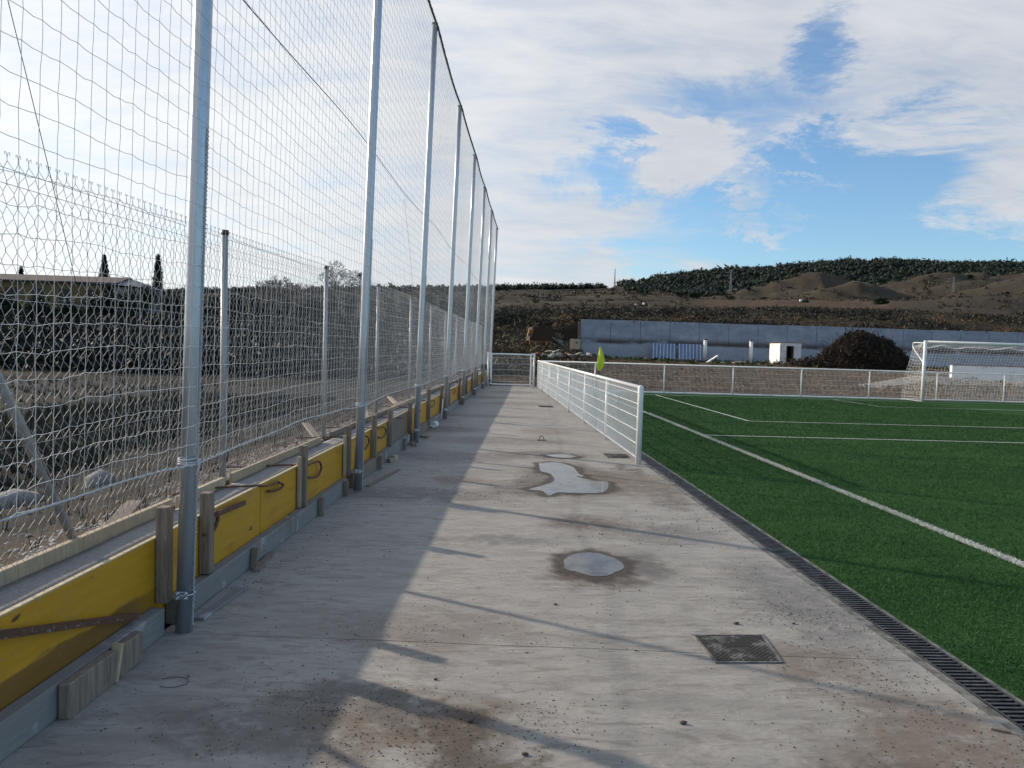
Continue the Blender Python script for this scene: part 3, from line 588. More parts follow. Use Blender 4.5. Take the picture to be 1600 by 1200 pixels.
# far pine forest on the ridge: one mass nobody could count
ico_v = np.array([(0, 0, 1), (.894, 0, .447), (.276, .851, .447), (-.724, .526, .447), (-.724, -.526, .447), (.276, -.851, .447), (.724, .526, -.447), (-.276, .851, -.447), (-.894, 0, -.447), (-.276, -.851, -.447), (.724, -.526, -.447), (0, 0, -1)])
ico_f = np.array([(0, 1, 2), (0, 2, 3), (0, 3, 4), (0, 4, 5), (0, 5, 1), (1, 6, 2), (2, 7, 3), (3, 8, 4), (4, 9, 5), (5, 10, 1), (2, 6, 7), (3, 7, 8), (4, 8, 9), (5, 9, 10), (1, 10, 6), (6, 11, 7), (7, 11, 8), (8, 11, 9), (9, 11, 10), (10, 11, 6)])
def crowns(P, rad, hgt, tris=26, seed=0):
    """each crown: a bunch of needle-clump triangles round a small core"""
    g = np.random.default_rng(seed); N = len(P)
    core = P[:, None]+ico_v[None]*(rad[:, None, None]*np.array([.72, .72, 0])+hgt[:, None, None]*np.array([0, 0, .40]))*(.8+.4*g.random((N, 12, 1)))
    F1 = (ico_f[None]+(np.arange(N)*12)[:, None, None]).reshape(-1, 3)
    d = g.normal(size=(N, tris, 3)); d /= np.linalg.norm(d, axis=2, keepdims=True); sc3 = np.concatenate([rad[:, None, None]*np.ones((1, 1, 2)), hgt[:, None, None]*.55], 2)
    Q = P[:, None]+d*sc3*(.75+.35*g.random((N, tris, 1))); s_ = rad[:, None, None]*.55
    V2 = np.stack([Q, Q+g.normal(size=Q.shape)*s_*.7, Q+g.normal(size=Q.shape)*s_*.7], 2).reshape(-1, 3)
    return cat([(core.reshape(-1, 3), F1), (V2, np.arange(len(V2)).reshape(-1, 3))])
N = 26000; Yv = rng.uniform(460, 775, N); Uv = rng.uniform(-.75, .95, N)
pxv = 752+1200*Uv                                     # roughly the bearing
thr = np.interp(pxv, [-300, 775, 940, 960, 985, 1100, 1150, 1240, 1330, 1400, 1500, 1600, 2000], [650, 640, 650, 700, 500, 470, 470, 500, 540, 540, 540, 540, 540])
keep = (Yv > thr) & ~((pxv > 943) & (pxv < 962)); Yv, Uv = Yv[keep], Uv[keep]
Xv = Uv*Yv; Zv = tzv(Xv, Yv); hg = 1.8+3.6*rng.random(len(Xv))**1.6; rd = hg*rng.uniform(.42, .62, len(Xv))
V, F = crowns(np.stack([Xv, Yv, Zv+hg*.5], -1), rd, hg, 14, 3)
tag(link('pine_forest', mesh_np('pine_forest', V, F), M['farpine']), kind='stuff')

# scrub and undergrowth over banks and hills
def scrub(name, m, N, yr, ur, size, tri, leaf, seed, keepf=None, flatz=.55):
    g = np.random.default_rng(seed); Yv = np.exp(g.uniform(math.log(yr[0]), math.log(yr[1]), N)); Uv = g.uniform(ur[0], ur[1], N); Xv = Uv*Yv
    if keepf is not None: k = keepf(Uv, Yv, Xv, g); Yv, Uv, Xv = Yv[k], Uv[k], Xv[k]
    Zv = tzv(Xv, Yv); n = len(Xv); r_ = g.uniform(size[0], size[1], n)*(1 if yr[1] < 150 else (Yv/200))
    d = g.normal(size=(n, tri, 3)); d /= np.linalg.norm(d, axis=2, keepdims=True); d[..., 2] = np.abs(d[..., 2])
    Q = np.stack([Xv, Yv, Zv], -1)[:, None]+d*(r_[:, None, None]*np.array([1, 1, flatz]))*(.35+.75*g.random((n, tri, 1)))
    s_ = (leaf*r_)[:, None, None]; V2 = np.stack([Q, Q+g.normal(size=Q.shape)*s_, Q+g.normal(size=Q.shape)*s_], 2).reshape(-1, 3)
    return tag(link(name, mesh_np(name, V2, np.arange(len(V2)).reshape(-1, 3)), m), kind='stuff')
scrub('wall_top_scrub', M['darkscrub'], 2800, (76, 112), (.02, .85), (.4, 1.2), 60, .12, 31, lambda U, Yv, X, g: (fbm(X/9, Yv/9, 3, 4) > -.12))
scrub('wall_top_bracken', M['fern'], 600, (76, 100), (.10, .8), (.4, .9), 50, .12, 32, lambda U, Yv, X, g: (fbm(X/7, Yv/7, 3, 40) > .10))
scrub('wall_top_dry_grass', M['scrub'], 1900, (76, 125), (.0, .85), (.3, .8), 44, .13, 33)
scrub('hillside_scrub', M['scrub'], 2600, (125, 640), (-.6, .9), (.4, 1.1), 26, .28, 34, lambda U, Yv, X, g: ~((U > .27) & (U < .6) & (Yv > 145) & (Yv < 265)) & (fbm(X/60, Yv/60, 3, 6) > -.05))
scrub('hill_tufts', M['scrub'], 3500, (240, 560), (-.1, .9), (.15, .7), 9, .6, 61, lambda U, Yv, X, g: fbm(X/25, Yv/25, 4, 66) > .02)
scrub('hillside_bushes', M['darkscrub'], 420, (125, 600), (-.6, .9), (.7, 1.5), 40, .25, 35, lambda U, Yv, X, g: ~((U > .27) & (U < .6) & (Yv > 145) & (Yv < 265)))
scrub('bank_scrub', M['scrub'], 2000, (40, 76), (-.02, .125), (.3, .9), 50, .12, 36)
scrub('bank_bracken', M['fern'], 60, (44, 56), (.0, .07), (.5, 1.0), 90, .10, 37)
scrub('left_thicket', M['darkscrub'], 5200, (37, 82), (-.95, -.005), (.6, 1.7), 52, .11, 38, None, .75)
scrub('left_thicket_dry', M['scrub'], 300, (36, 60), (-.95, -.005), (.4, .9), 30, .12, 39)
def crop(U, Yv, X, g): return (Yv > 60) | (fbm(X/5, Yv/5, 3, 61) > -.02)
scrub('rough_grass', M['dry'], 1500, (33, 73), (.06, .9), (.10, .26), 30, .16, 40, crop, .5)
scrub('rough_weeds', M['greenweed'], 260, (60, 74.5), (.08, .75), (.2, .5), 26, .30, 41)
scrub('earth_clods', M['clod'], 2600, (31.5, 60), (.05, .9), (.05, .18), 10, .5, 42, None, .35)
# left field weeds and reeds
def field_tufts(name, m, N, wr, sr, hh, blade, seed):
    g = np.random.default_rng(seed); s_ = g.uniform(sr[0], sr[1], N); w_ = g.uniform(wr[0], wr[1], N); P = B0+s_[:, None]*D+w_[:, None]*NL; P[:, 2] = outer_h(P[:, 0], P[:, 1])-.01
    k = 7; a = g.uniform(0, 6.28, (N, k)); u = np.stack([np.cos(a), np.sin(a), 0*a], -1); h_ = g.uniform(hh[0], hh[1], (N, k, 1)); base = P[:, None]+u*g.random((N, k, 1))*.06
    tip = base+u*h_*.55*g.random((N, k, 1))+np.array([0, 0, 1])*h_; side = np.stack([-np.sin(a), np.cos(a), 0*a], -1)*blade
    V = np.stack([base-side, base+side, tip], 2).reshape(-1, 3); return tag(link(name, mesh_np(name, V, np.arange(len(V)).reshape(-1, 3)), m), kind='stuff')
field_tufts('field_weeds', M['fieldweed'], 6000, (4.2, 9.5), (2, 24), (.05, .28), .008, 50)
field_tufts('bank_dry_grass', M['scrub'], 700, (.7, 4), (2, 30), (.05, .2), .004, 51)
field_tufts('field_dry_grass', M['fieldweed'], 2200, (9, 34), (4, 31), (.08, .26), .012, 52)
# gravel lying along the outer timber
def pebbles(name, m, P, r_, seed=0):
    g = np.random.default_rng(seed); n = len(P); V = P[:, None]+ico_v[None, ::1]*(r_[:, None, None]*(.6+.6*g.random((n, 12, 3))))*np.array([1, 1, .6])
    return tag(link(name, mesh_np(name, V.reshape(-1, 3), (ico_f[None]+(np.arange(n)*12)[:, None, None]).reshape(-1, 3)), m), kind='stuff')
n = 5000; s_ = rng.uniform(2, 26, n); w_ = .47+np.abs(rng.normal(0, .35, n)); P = B0+s_[:, None]*D+w_[:, None]*NL; P[:, 2] = outer_h(P[:, 0], P[:, 1])
pebbles('bank_gravel', M['rubble'], P, rng.uniform(.006, .028, n), 5)

# ------------------------------------------------------------------ net fence: poles, net, cables
POLE_S = [.05+4.15*k for k in range(0, 9)]
POLE_H, LEAN = 6.66, .0225
def lean(h): return -LEAN*h                                     # the poles lean a little towards the pitch
ordn = ['just behind the camera', 'nearest the camera, filling the left side of the picture', 'second in sight from the camera', 'third in sight from the camera', 'fourth in sight from the camera', 'fifth in sight from the camera', 'sixth in sight, just before the gate', 'seventh in sight, beside the gate', 'last of the row, beyond the white gate']
for k, s0 in enumerate(POLE_S):
    b = L(s0, 0, 0); t_ = thing('net_pole', 'tall leaning galvanised net pole, '+ordn[k], 'pole', tuple(b), 0, 'tall galvanised poles of the ball net')
    t_.rotation_euler = (0, 0, 0)
    top = (L(0, lean(POLE_H), POLE_H)-L(0, 0, 0))
    r_ = .046
    MB().tube([np.array((0, 0, -.02)), top*.25, top*.5, top*.75, top], r_, 24 if k < 4 else 12).build('shaft', M['galv'], t_)
    if k < 8 and k > 0:
        mb = MB(); mb.tube([top+np.array((0, 0, -.004)), top+np.array((0, 0, .02))], r_+.004, 16); mb.build('pole_cap', M['cap'], t_)
    # U-bolt clamp low on the pole and a tie at the net rope
    for hc in (.21,):
        mb = MB(); cc = top*(hc/POLE_H)
        ringpts = [cc+np.array((math.cos(a)*(r_+.006), math.sin(a)*(r_+.006), 0)) for a in np.linspace(0, 2*math.pi, 15)]
        mb.tube(ringpts, .004, 6); 
        for dz_ in (-.012, .012):
            for sx_ in (-1, 1):
                mb.tube([cc+np.array((sx_*.022, -r_-.001, dz_)), cc+np.array((sx_*.022, -r_-.028, dz_))], .0045, 6)
                mb.tube([cc+np.array((sx_*.022, -r_-.006, dz_)), cc+np.array((sx_*.022, -r_-.013, dz_))], .009, 6)
        mb.bbox(cc+np.array((0, -r_-.004, 0)), (.066, .006, .045), .002)
        mb.build('clamp', M['bolt'], t_)
    if k < 5:                                                   # beaded lacing wound down the field side of the pole
        nn = 420; zs_ = np.linspace(.04, 2.7, nn); pts = []
        cen = np.stack([top*(z_/POLE_H) for z_ in zs_]); ang = -.30; off = np.array((math.cos(ang), math.sin(ang), 0))*(r_+.006)
        a = zs_*2*math.pi/.022; P_ = cen+off+np.stack([np.cos(a)*.006, np.sin(a)*.006, 0*a], -1)
        V, F = segs(P_[:-1], P_[1:], .0028, 4); link('lacing', mesh_np('lacing', V, F), M['rope'], t_)
RB, RT = .93, 6.60                                              # bottom rope and top cable
SN0, SN1 = -.5, POLE_S[-1]
def span_t(s): return ((s-.05)/4.15) % 1
kink_t = rng.uniform(.35, .65, 12); kink_a = rng.uniform(.3, 1.0, 12)
def net_pos(s, h):
    s = np.asarray(s, float); h = np.asarray(h, float); t1 = span_t(s); k = np.clip(((s-.05)//4.15).astype(int)+1, 0, 11)
    e = np.exp(-(h-RB)/.35); bow = .05*np.sin(np.pi*t1)*e*(h >= RB-.01)
    kk = np.where(t1 < kink_t[k], t1/kink_t[k], (1-t1)/(1-kink_t[k])); dip = -.07*kink_a[k]*kk*np.exp(-((h-2.1)/1.0)**2)
    wav = .006*np.sin(s*2.1+h*.7)*np.exp(-(h-RB)/3)+.004*np.sin(s*5.1+h*2.3)
    w = lean(h)-.056+.05*np.sin(np.pi*t1)*(fbm(s*.25, h*.3, 2, 3)*1.2+.4)*np.clip((h-RB)/.6, 0.1, 1)
    hh = h+bow+dip+wav*np.clip((RT-h)/1.5, 0, 1)
    ss = s+.04*np.sin(np.pi*t1)*fbm(s*.3, h*.35, 2, 13)*2+.002*np.sin(h*5+s*2)
    return B0+ss[..., None]*D+w[..., None]*NL+hh[..., None]*np.array([0, 0, 1])
CS = .101; nS = int((SN1-SN0)/CS); nH = int(round((RT-RB)/.105)); hs = np.linspace(RB, RT, nH+1)
S_, H_ = np.meshgrid(SN0+np.arange(nS+1)*CS, hs, indexing='ij')
Pn = net_pos(S_, H_)+rng.normal(0, .0028, (nS+1, nH+1, 3))*np.array([.6, .6, 1.3])
sub = []
P0 = np.concatenate([Pn[:-1].reshape(-1, 3), Pn[:, :-1].reshape(-1, 3)]); P1 = np.concatenate([Pn[1:].reshape(-1, 3), Pn[:, 1:].reshape(-1, 3)])
sag = np.concatenate([np.repeat([[0, 0, -1.]], nS*(nH+1), 0), np.zeros(((nS+1)*nH, 3))]); Pm = (P0+P1)/2+sag*rng.uniform(0, .007, (len(P0), 1))+rng.normal(0, .0009, P0.shape)
V, F = segs(np.concatenate([P0, Pm]), np.concatenate([Pm, P1]), .0014, 3)
net = thing('ball_net', 'tall white knotted ball net strung along the row of tall galvanised poles', 'net', tuple(B0))
o = link('mesh', mesh_np('ball_net_mesh', V-B0, F), M['net'], net)
def rope_along(h, r, m, nm, w_extra=0., strands=2, parent=net, step=.03):
    ss = np.arange(SN0, SN1, step); Pc = net_pos(ss, np.full(ss.shape, h))+w_extra*NL; allv = []
    for st_ in range(strands):
        a = ss*2*math.pi/.11+st_*math.pi; Q = Pc+np.stack([0*a, np.cos(a), np.sin(a)], -1)[:, [0, 1, 2]]*np.array([1, 0, 1])*r*.75+np.stack([np.cos(a), 0*a, 0*a], -1)*r*.75
        Q = Q+rng.normal(0, r*.12, Q.shape); allv.append(segs(Q[:-1], Q[1:], r, 5))
    V, F = cat(allv); return link(nm, mesh_np(nm, V-B0, F, True), m, parent)
rope_along(RB, .0030, M['rope'], 'bottom_rope')
rope_along(RT, .013, M['cable'], 'top_cable')
# knots on the bottom rope at each pole
for s0 in POLE_S:
    c0 = L(s0, lean(RB), RB)-B0; kn_ = []
    for q_ in range(3): kn_ += [c0+np.array((math.cos(a)*.054, math.sin(a)*.054, -.02+.014*(q_+a/6.3)+.004*math.sin(a*2+q_))) for a in np.linspace(0, 6.28, 17)[:-1]]
    kn_ += [c0+np.array((.058, -.03, .02)), c0+np.array((.07, -.05, -.02)), c0+np.array((.06, -.06, -.06))]
    MB().tube(kn_, .0055, 6).build('knot', M['rope'], net)
# mid cable and guy wires behind the net
mid = MB(); mid.tube([L(s0, lean(3.69)+.052, 3.69+.03*math.sin(s0)) for s0 in np.arange(-.5, POLE_S[-1]+.1, .5)], .004, 5)
tag(mid.build('tension_wire', M['cable']), 'dark steel wire strung half way up behind the tall ball net poles', 'wire')
for (sa, ha, sb, hb, lb) in ((2.6, 3.69, 4.0, 1.45, 'thin slanting wire coming down behind the net left of the nearest pole'), (11.6, 3.75, 14.4, 2.42, 'thin slanting wire behind the net between the second and third tall poles')):
    m_ = MB(); m_.tube([L(sa, .12, ha), L((sa+sb)/2, .24, (ha+hb)/2-.02), L(sb, .38, hb)], .0017, 5); tag(m_.build('guy_wire', M['cable']), lb, 'wire')

# ------------------------------------------------------------------ chain-link fence on the kerb wall
WC = .42
def ctop(s): return np.clip(2.33+.012*(np.asarray(s, float)-3), 2.3, 2.45)
cl = thing('chain_link_fence', 'galvanised chain-link fence standing on the low concrete wall behind the ball net', 'fence', tuple(B0))
CW = .0345; nW = int((SN1+1-(-.5))/CW); P0l, P1l = [], []
for i in range(nW):
    s0 = -.5+i*CW; tp = float(ctop(s0)); n = int((tp-.525)/.048); hh = .525+np.arange(n+1)*.048+(tp-.525-n*.048)
    sg = (-1.)**(np.arange(n+1)[::-1]+i); wv_ = .012*math.sin(s0*1.3)
    sg = np.repeat(sg, 2); hh = np.repeat(hh, 2)+np.tile([-.005, .005], n+1)
    Pp = B0+(s0+sg*(CW/2+.001)+np.repeat(rng.normal(0, .0012, n+1), 2))[:, None]*D+(WC+sg*.004*(-1)**i+wv_+.008*np.sin(hh*3+s0))[:, None]*NL+hh[:, None]*np.array([0, 0, 1.])
    if i % 2 == 0 or True:
        tip = Pp[-1]+np.array([0, 0, .022])+sg[-1]*-.004*D; hook = tip+np.array([0, 0, .006])-sg[-1]*.012*D; hk2 = hook+np.array([0, 0, -.014])
        Pp = np.concatenate([Pp, [tip, hook, hk2]])
    P0l.append(Pp[:-1]); P1l.append(Pp[1:])
V, F = segs(np.concatenate(P0l), np.concatenate(P1l), .00135, 3); link('wire_mesh', mesh_np('chain_link_mesh', V-B0, F), M['wire'], cl)
mb = MB()
for dh in (-.035, -.10): mb.tube([L(s0, WC-.006, float(ctop(s0))+dh)-B0 for s0 in np.arange(-.5, 34, .5)], .0016, 5)
for hf_ in (1.1, 1.75): mb.tube([L(s0, WC+.006, hf_+.01*math.sin(s0*3))-B0 for s0 in np.arange(-.5, 34, .5)], .0014, 5)
mb.tube([L(s0, WC-.006, .56)-B0 for s0 in np.arange(-.5, 34, .5)], .0016, 5); mb.build('line_wire', M['wire'], cl)
CP = [.0, 2.95, 5.80, 8.60, 11.45, 14.5, 17.3, 20.2, 23.1, 26.0, 28.9, 31.8]; CP.remove(2.95)
for s0 in CP:
    b = L(s0, WC+.028, .50)-B0; hh = float(ctop(s0))+.03-.5
    po = MB().tube([np.zeros(3), np.array((0, 0, hh))], .024, 14).build('post', M['galv_old'], cl, tuple(b))
    MB().tube([np.array((0, 0, hh-.03)), np.array((0, 0, hh+.008))], .027, 14).build('post_cap', M['cap'], po)
mb = MB(); mb.tube([L(3.95, WC+.02, .50)-B0, L(3.24, WC+.03, 1.60)-B0, L(2.92, WC+.035, 2.1)-B0], .021, 12); mb.build('strut', M['galv_old'], cl)
mb = MB(); mb.tube([L(2.92, WC+.045, .5)-B0, L(2.92, WC+.045, 2.36)-B0], .026, 12); mb.build('post', M['galv_old'], cl)
mb = MB(); mb.tube([L(3.30, WC+.03, 1.56)-B0, L(3.85, WC+.03, .76)-B0], .004, 5); mb.build('brace_wire', M['wire'], cl); MB().tube([L(22.0, WC, .55)-B0, L(22.9, WC, 2.0)-B0], .016, 8).build('strut', M['galv_old'], cl)

# ------------------------------------------------------------------ kerb wall and its formwork
def along(name, s0, s1, w0, w1, h0, h1, m, bev=.004, jit=0., parent=None, tilt=0.):
    c0 = L((s0+s1)/2, (w0+w1)/2, (h0+h1)/2); mb = MB()
    # local: x = outward, y = along
    mb.bbox((0, 0, 0), (abs(w1-w0), abs(s1-s0), abs(h1-h0)), bev, 0, 0, 0, jit); o = mb.build(name, m, parent); o.location = tuple(c0); o.rotation_euler = (tilt, 0, ANG); return o
nseg = 120; ssg = np.linspace(-1, 34.5, nseg); prof = [(.176, -.05), (.176, .502), (.24, .508), (.33, .512), (.388, .508), (.388, -.3), (.45, -.3)]
V = []; 
for s0 in ssg:
    for j, (w_, h_) in enumerate(prof): V.append(L(s0, w_, h_+(float(fbm(np.array(s0*3.+j), np.array(j*1.7), 3, 2))*.022 if h_ > .4 else 0)))
npf = len(prof); F = [(i*npf+j, (i+1)*npf+j, (i+1)*npf+j+1, i*npf+j+1) for i in range(nseg-1) for j in range(npf-1)]
o = link('kerb_wall', mesh_np('kerb_wall', V, F), M['kerb']); tag(o, 'low fresh concrete wall with rough grey top between the wooden formwork boards', 'wall')
bl = [(-1., 2.35), (2.36, 5.77), (5.785, 8.02), (8.03, 10.74), (10.75, 12.4), (12.42, 15.2), (15.21, 17.9), (17.91, 20.6), (20.61, 24), (24.01, 28), (28.01, 33.5)]
blab = ['yellow shuttering board with most of its length left of the picture', 'long yellow shuttering board behind the nearest tall pole', 'yellow shuttering board after the nearest pole, with white drips at its near end', 'short yellow shuttering board behind the second pole', 'bare brown plywood shuttering board among the yellow ones', 'yellow shuttering board behind the third pole', 'yellow shuttering board before the fourth pole', 'yellow shuttering board behind the fourth pole', 'yellow shuttering board before the fifth pole', 'far yellow shuttering board before the white gate', 'farthest yellow shuttering board, beside the white gate']
for (a, b), lb in zip(bl, blab):
    brown = 'brown' in lb; jz = rnd.uniform(-.006, .006)
    t_ = thing('shuttering_board', lb, 'formwork board', tuple(L((a+b)/2, .1605, 0)), ANG, 'shuttering boards along the low wall')
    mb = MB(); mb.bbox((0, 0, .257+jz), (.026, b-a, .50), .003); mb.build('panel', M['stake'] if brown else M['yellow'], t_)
    mb = MB(); mb.bbox((0, 0, .5115+jz), (.027, b-a-.004, .008), .002); mb.build('top_edge', M['endgrain'], t_)
# foot planks
fp = [(-1., 2.05), (2.07, 4.13), (4.28, 6.4), (6.42, 8.2), (8.45, 10.2), (10.25, 12.35), (12.6, 14.4), (14.7, 16.4), (16.8, 20.4), (20.9, 24.6), (25.1, 29), (29.2, 33)]
for i, (a, b) in enumerate(fp):
    o = along('foot_plank', a, b, .07+rnd.uniform(-.004, .004), .144, .0, .155+rnd.uniform(-.012, .012), M['stake'] if i in (1, 4, 6, 9) and i != 1 else M['plank'], .006, .0015, None, 0)
    tag(o, ['grey cement-stained plank at the foot of the wall, its near end out of the picture', 'grey plank at the foot of the wall behind the brown block', 'grey plank at the foot of the wall just past the nearest pole', 'grey plank at the foot of the wall before the second pole', 'brown plank at the foot of the wall behind the second pole', 'pale grey plank at the foot of the bare brown board', 'brown plank at the foot of the wall past the third pole', 'grey plank at the foot of the wall before the fourth pole', 'grey plank at the foot of the wall past the fourth pole', 'brown plank at the foot of the wall by the fifth pole', 'far grey plank at the foot of the wall by the sixth pole', 'farthest grey plank at the wall foot, beside the gate'][i], 'plank', 'planks along the foot of the wall')
# stakes
stakes = [(4.20, .68, .075), (4.74, .655, .07), (6.72, .69, .06), (8.32, .695, .055), (9.71, .69, .06), (10.80, .675, .06), (12.55, .65, .055), (14.78, .74, .06), (16.86, .705, .06), (18.3, .66, .06), (20.95, .72, .06), (23.1, .68, .06), (25.3, .70, .06), (27.6, .66, .06), (30.1, .69, .06)]
sl_ = ['brown timber stake hard against the near side of the nearest tall pole', 'short timber stake just right of the nearest tall pole', 'timber stake holding the yellow board, first after the leaning rusty clamps', 'timber stake just left of the second tall pole', 'timber stake just right of the second tall pole', 'timber stake at the near end of the bare brown board', 'timber stake at the left of the third tall pole', 'timber stake between the third and fourth tall poles', 'timber stake left of the fourth tall pole', 'timber stake just right of the fourth tall pole', 'timber stake left of the fifth tall pole', 'timber stake between the fifth and sixth tall poles', 'timber stake by the sixth tall pole', 'timber stake before the seventh tall pole', 'last timber stake before the white gate']
for (s0, tp, wd), lb in zip(stakes, sl_):
    mb = MB(); h0 = .158; mb.bbox((0, 0, (tp-h0)/2), (.066, wd, tp-h0), .004, 0, 0, 0, .0015)
    o = mb.build('stake', M['stake']); o.location = tuple(L(s0, .1105, h0)); o.rotation_euler = (rnd.uniform(-.015, .015), rnd.uniform(-.006, .0), ANG+rnd.uniform(-.04, .04)); tag(o, lb, 'stake', 'timber stakes propping the shuttering')
    if s0 in (6.72, 8.32):
        o2 = MB().bbox((0, 0, .22), (.03, .045, .44), .003).build('stake', M['pine']); o2.location = tuple(L(s0-.06, .125, .16)); o2.rotation_euler = (0, 0, ANG); tag(o2, 'thin pale batten nailed beside the timber stake '+('after the rusty clamps' if s0 < 7 else 'left of the second pole'), 'batten')
# block and wedges at the foot
o = along('wood_block', 3.19, 3.55, .018, .066, .0, .150, M['stake'], .004, .001); tag(o, 'brown wooden block standing on edge at the wall foot, left of the wedge', 'wood block')
o = along('wood_block', 3.585, 3.80, .022, .066, .0, .148, M['stake'], .004, .001); tag(o, 'shorter brown block at the wall foot, right of the wedge', 'wood block')
def wedge(s0, w0, h, lab, m, lean_=.25, wd=.03, tall=.17):
    mb = MB(); mb.add([(-.022, -wd/2, 0), (.022, -wd/2, 0), (.022, wd/2, 0), (-.022, wd/2, 0), (-.022, -wd, tall), (.022, -wd, tall), (.022, wd, tall), (-.022, wd, tall)], [(3, 2, 1, 0), (4, 5, 6, 7), (0, 1, 5, 4), (1, 2, 6, 5), (2, 3, 7, 6), (3, 0, 4, 7)])
    o = mb.build('wedge', m); o.location = tuple(L(s0, w0, h)); o.rotation_euler = (lean_, 0, ANG); tag(o, lab, 'wedge', 'wooden wedges at the wall foot')
wedge(3.545, .030, .004, 'pale wooden wedge driven between the two brown blocks', M['pine'], -.25, .012, .17)
wedge(5.35, .040, .0, 'dark wedge leaning on the foot plank after the nearest pole', M['stake'], -.3, .02, .15)
wedge(7.05, .040, .0, 'dark wedge leaning on the foot plank below the third stake', M['stake'], -.2, .024, .17)
wedge(8.0, .040, .0, 'dark upright wedge just before the second pole', M['stake'], .05, .02, .16)
wedge(9.75, .035, .0, 'dark wedge at the foot of the stake after the second pole', M['stake'], -.2, .03, .17)
wedge(11.6, .035, .0, 'dark wedge against the pale plank under the bare brown board', M['stake'], -.1, .03, .17)
# loose boards and scraps on the slab
def scrap(name, s0, s1, w0, w1, h, th, m, lab, c_='board', rz=0., rx=0.):
    mb = MB(); mb.bbox((0, 0, 0), (abs(w1-w0), abs(s1-s0), th), .002, 0, 0, 0, .001); o = mb.build(name, m); o.location = tuple(L((s0+s1)/2, (w0+w1)/2, h+th/2)); o.rotation_euler = (rx, 0, ANG+rz); tag(o, lab, c_); return o
scrap('loose_board', 4.36, 4.95, -.06, .0, .002, .015, M['plank'], 'thin grey board lying on the slab just past the nearest pole', 'board', -.06)
scrap('loose_board', 8.55, 9.75, -.16, -.11, .002, .012, M['stake'], 'long thin batten lying on the slab past the second pole', 'batten', -.12)
scrap('loose_board', 5.3, 5.75, .0, .05, .0, .018, M['stake'], 'short dark board lying at the wall foot by the dark wedge', 'board', .1)
scrap('plank_offcut', 10.3, 10.42, -.02, .04, .0, .05, M['pine'], 'pale sawn offcut at the wall foot, nearer of the pair', 'offcut', .5)
scrap('plank_offcut', 10.52, 10.62, -.03, .03, .0, .07, M['pine'], 'pale sawn offcut at the wall foot, farther of the pair', 'offcut', -.4)
scrap('plank_offcut', 12.0, 12.35, -.05, .02, .0, .04, M['stake'], 'brown offcut lying before the third tall pole', 'offcut', .2)
scrap('plank_offcut', 13.1, 13.35, -.05, .03, .0, .03, M['stake'], 'brown offcut lying past the third tall pole', 'offcut', .9)
p_ = ground_at(677, 669); mb = MB()
for r1, r2 in ((.062, .062),): 
    n = 20; Vp = []; ll = .16
    for (rr, yy) in ((.062, 0), (.062, ll), (.034, ll), (.034, 0)): Vp += [(rr*math.cos(6.2832*k/n), yy, .062+rr*math.sin(6.2832*k/n)) for k in range(n)]
    Fp = [(a*n+k, a*n+(k+1) % n, ((a+1) % 4)*n+(k+1) % n, ((a+1) % 4)*n+k) for a in range(4) for k in range(n)]; mb.add(Vp, Fp, True)
o = mb.build('pipe_offcut', M['white'], None, (p_[0], p_[1], 0)); o.rotation_euler = (0, 0, -.25); tag(o, 'short white pipe offcut lying by the wall past the third pole', 'pipe')
mb = MB(); a = ground_at(689, 656); b = at(692, 624, a[1]+.1); mb.tube([a, b], .012, 8); tag(mb.build('leaning_stick', M['white']), 'thin white stick leaning against the fourth tall pole', 'stick')

# formwork clamps: a rusty rod over the wall with a curled front hook
def smooth_path(pts, n=6):
    pts = [np.array(p_, float) for p_ in pts]; out = []
    P_ = [pts[0]]+pts+[pts[-1]]
    for i in range(1, len(P_)-2):
        for k in range(n):
            t1 = k/n; a, b, c_, d = P_[i-1], P_[i], P_[i+1], P_[i+2]
            out.append(.5*((2*b)+(-a+c_)*t1+(2*a-5*b+4*c_-d)*t1**2+(-a+3*b-3*c_+d)*t1**3))
    out.append(pts[-1]); return out
def clamp(lab, rod, hook, r_=.008, bar=None):
    fix = lambda P: [(a, max(b, .112), min(c_, .497)) if b < .16 else (a, b, c_) for a, b, c_ in P] if P else P
    rod, hook = fix(rod), fix(hook)
    if bar: bar = tuple(fix(bar))
    base = L(*(rod[0] if rod else bar[0]))*np.array([1, 1, 0]); t_ = thing('formwork_clamp', lab, 'clamp', tuple(base), 0, 'rusty formwork clamps over the wall')
    if rod: MB().tube([p_-base for p_ in smooth_path([L(*p_) for p_ in rod], 5)], r_, 8).build('rod', M['rust'], t_)
    if bar:
        a, b = L(*bar[0])-base, L(*bar[1])-base; d = b-a; ln_ = np.linalg.norm(d); x = d/ln_; up = np.cross(NL, x); mb = MB(); mb.frame((a+b)/2, d, NL*.012, up/np.linalg.norm(up)*.034); mb.build('bar', M['rust'], t_)
    if hook: MB().tube([p_-base for p_ in smooth_path([L(*p_) for p_ in hook], 6)], [r_*1.3]*(len(hook)*6-5), 8).build('hook', M['rust'], t_)
clamp('flat rusty bar slanting across the near yellow board', None, [(2.90, .11, .515), (2.87, .09, .46), (2.86, .10, .40), (2.89, .12, .33)], .009, ((2.78, .125, .545), (3.93, .105, .175)))
clamp('rusty clamp with a flat bar and S-shaped hook right of the nearest pole', None, [(4.86, .07, .50), (4.90, .04, .50), (4.90, .04, .44), (4.83, .05, .395), (4.70, .06, .40)], .010, ((4.72, .085, .535), (5.37, .08, .465)))
clamp('rusty rod crossing the wall top with a small flat curl, before the white drips', [(5.35, .62, .505), (5.5, .46, .525), (5.66, .20, .525), (5.84, .06, .535), (6.05, .03, .49)], [(6.05, .03, .49), (6.19, .05, .44), (6.07, .09, .425), (5.86, .12, .45)])
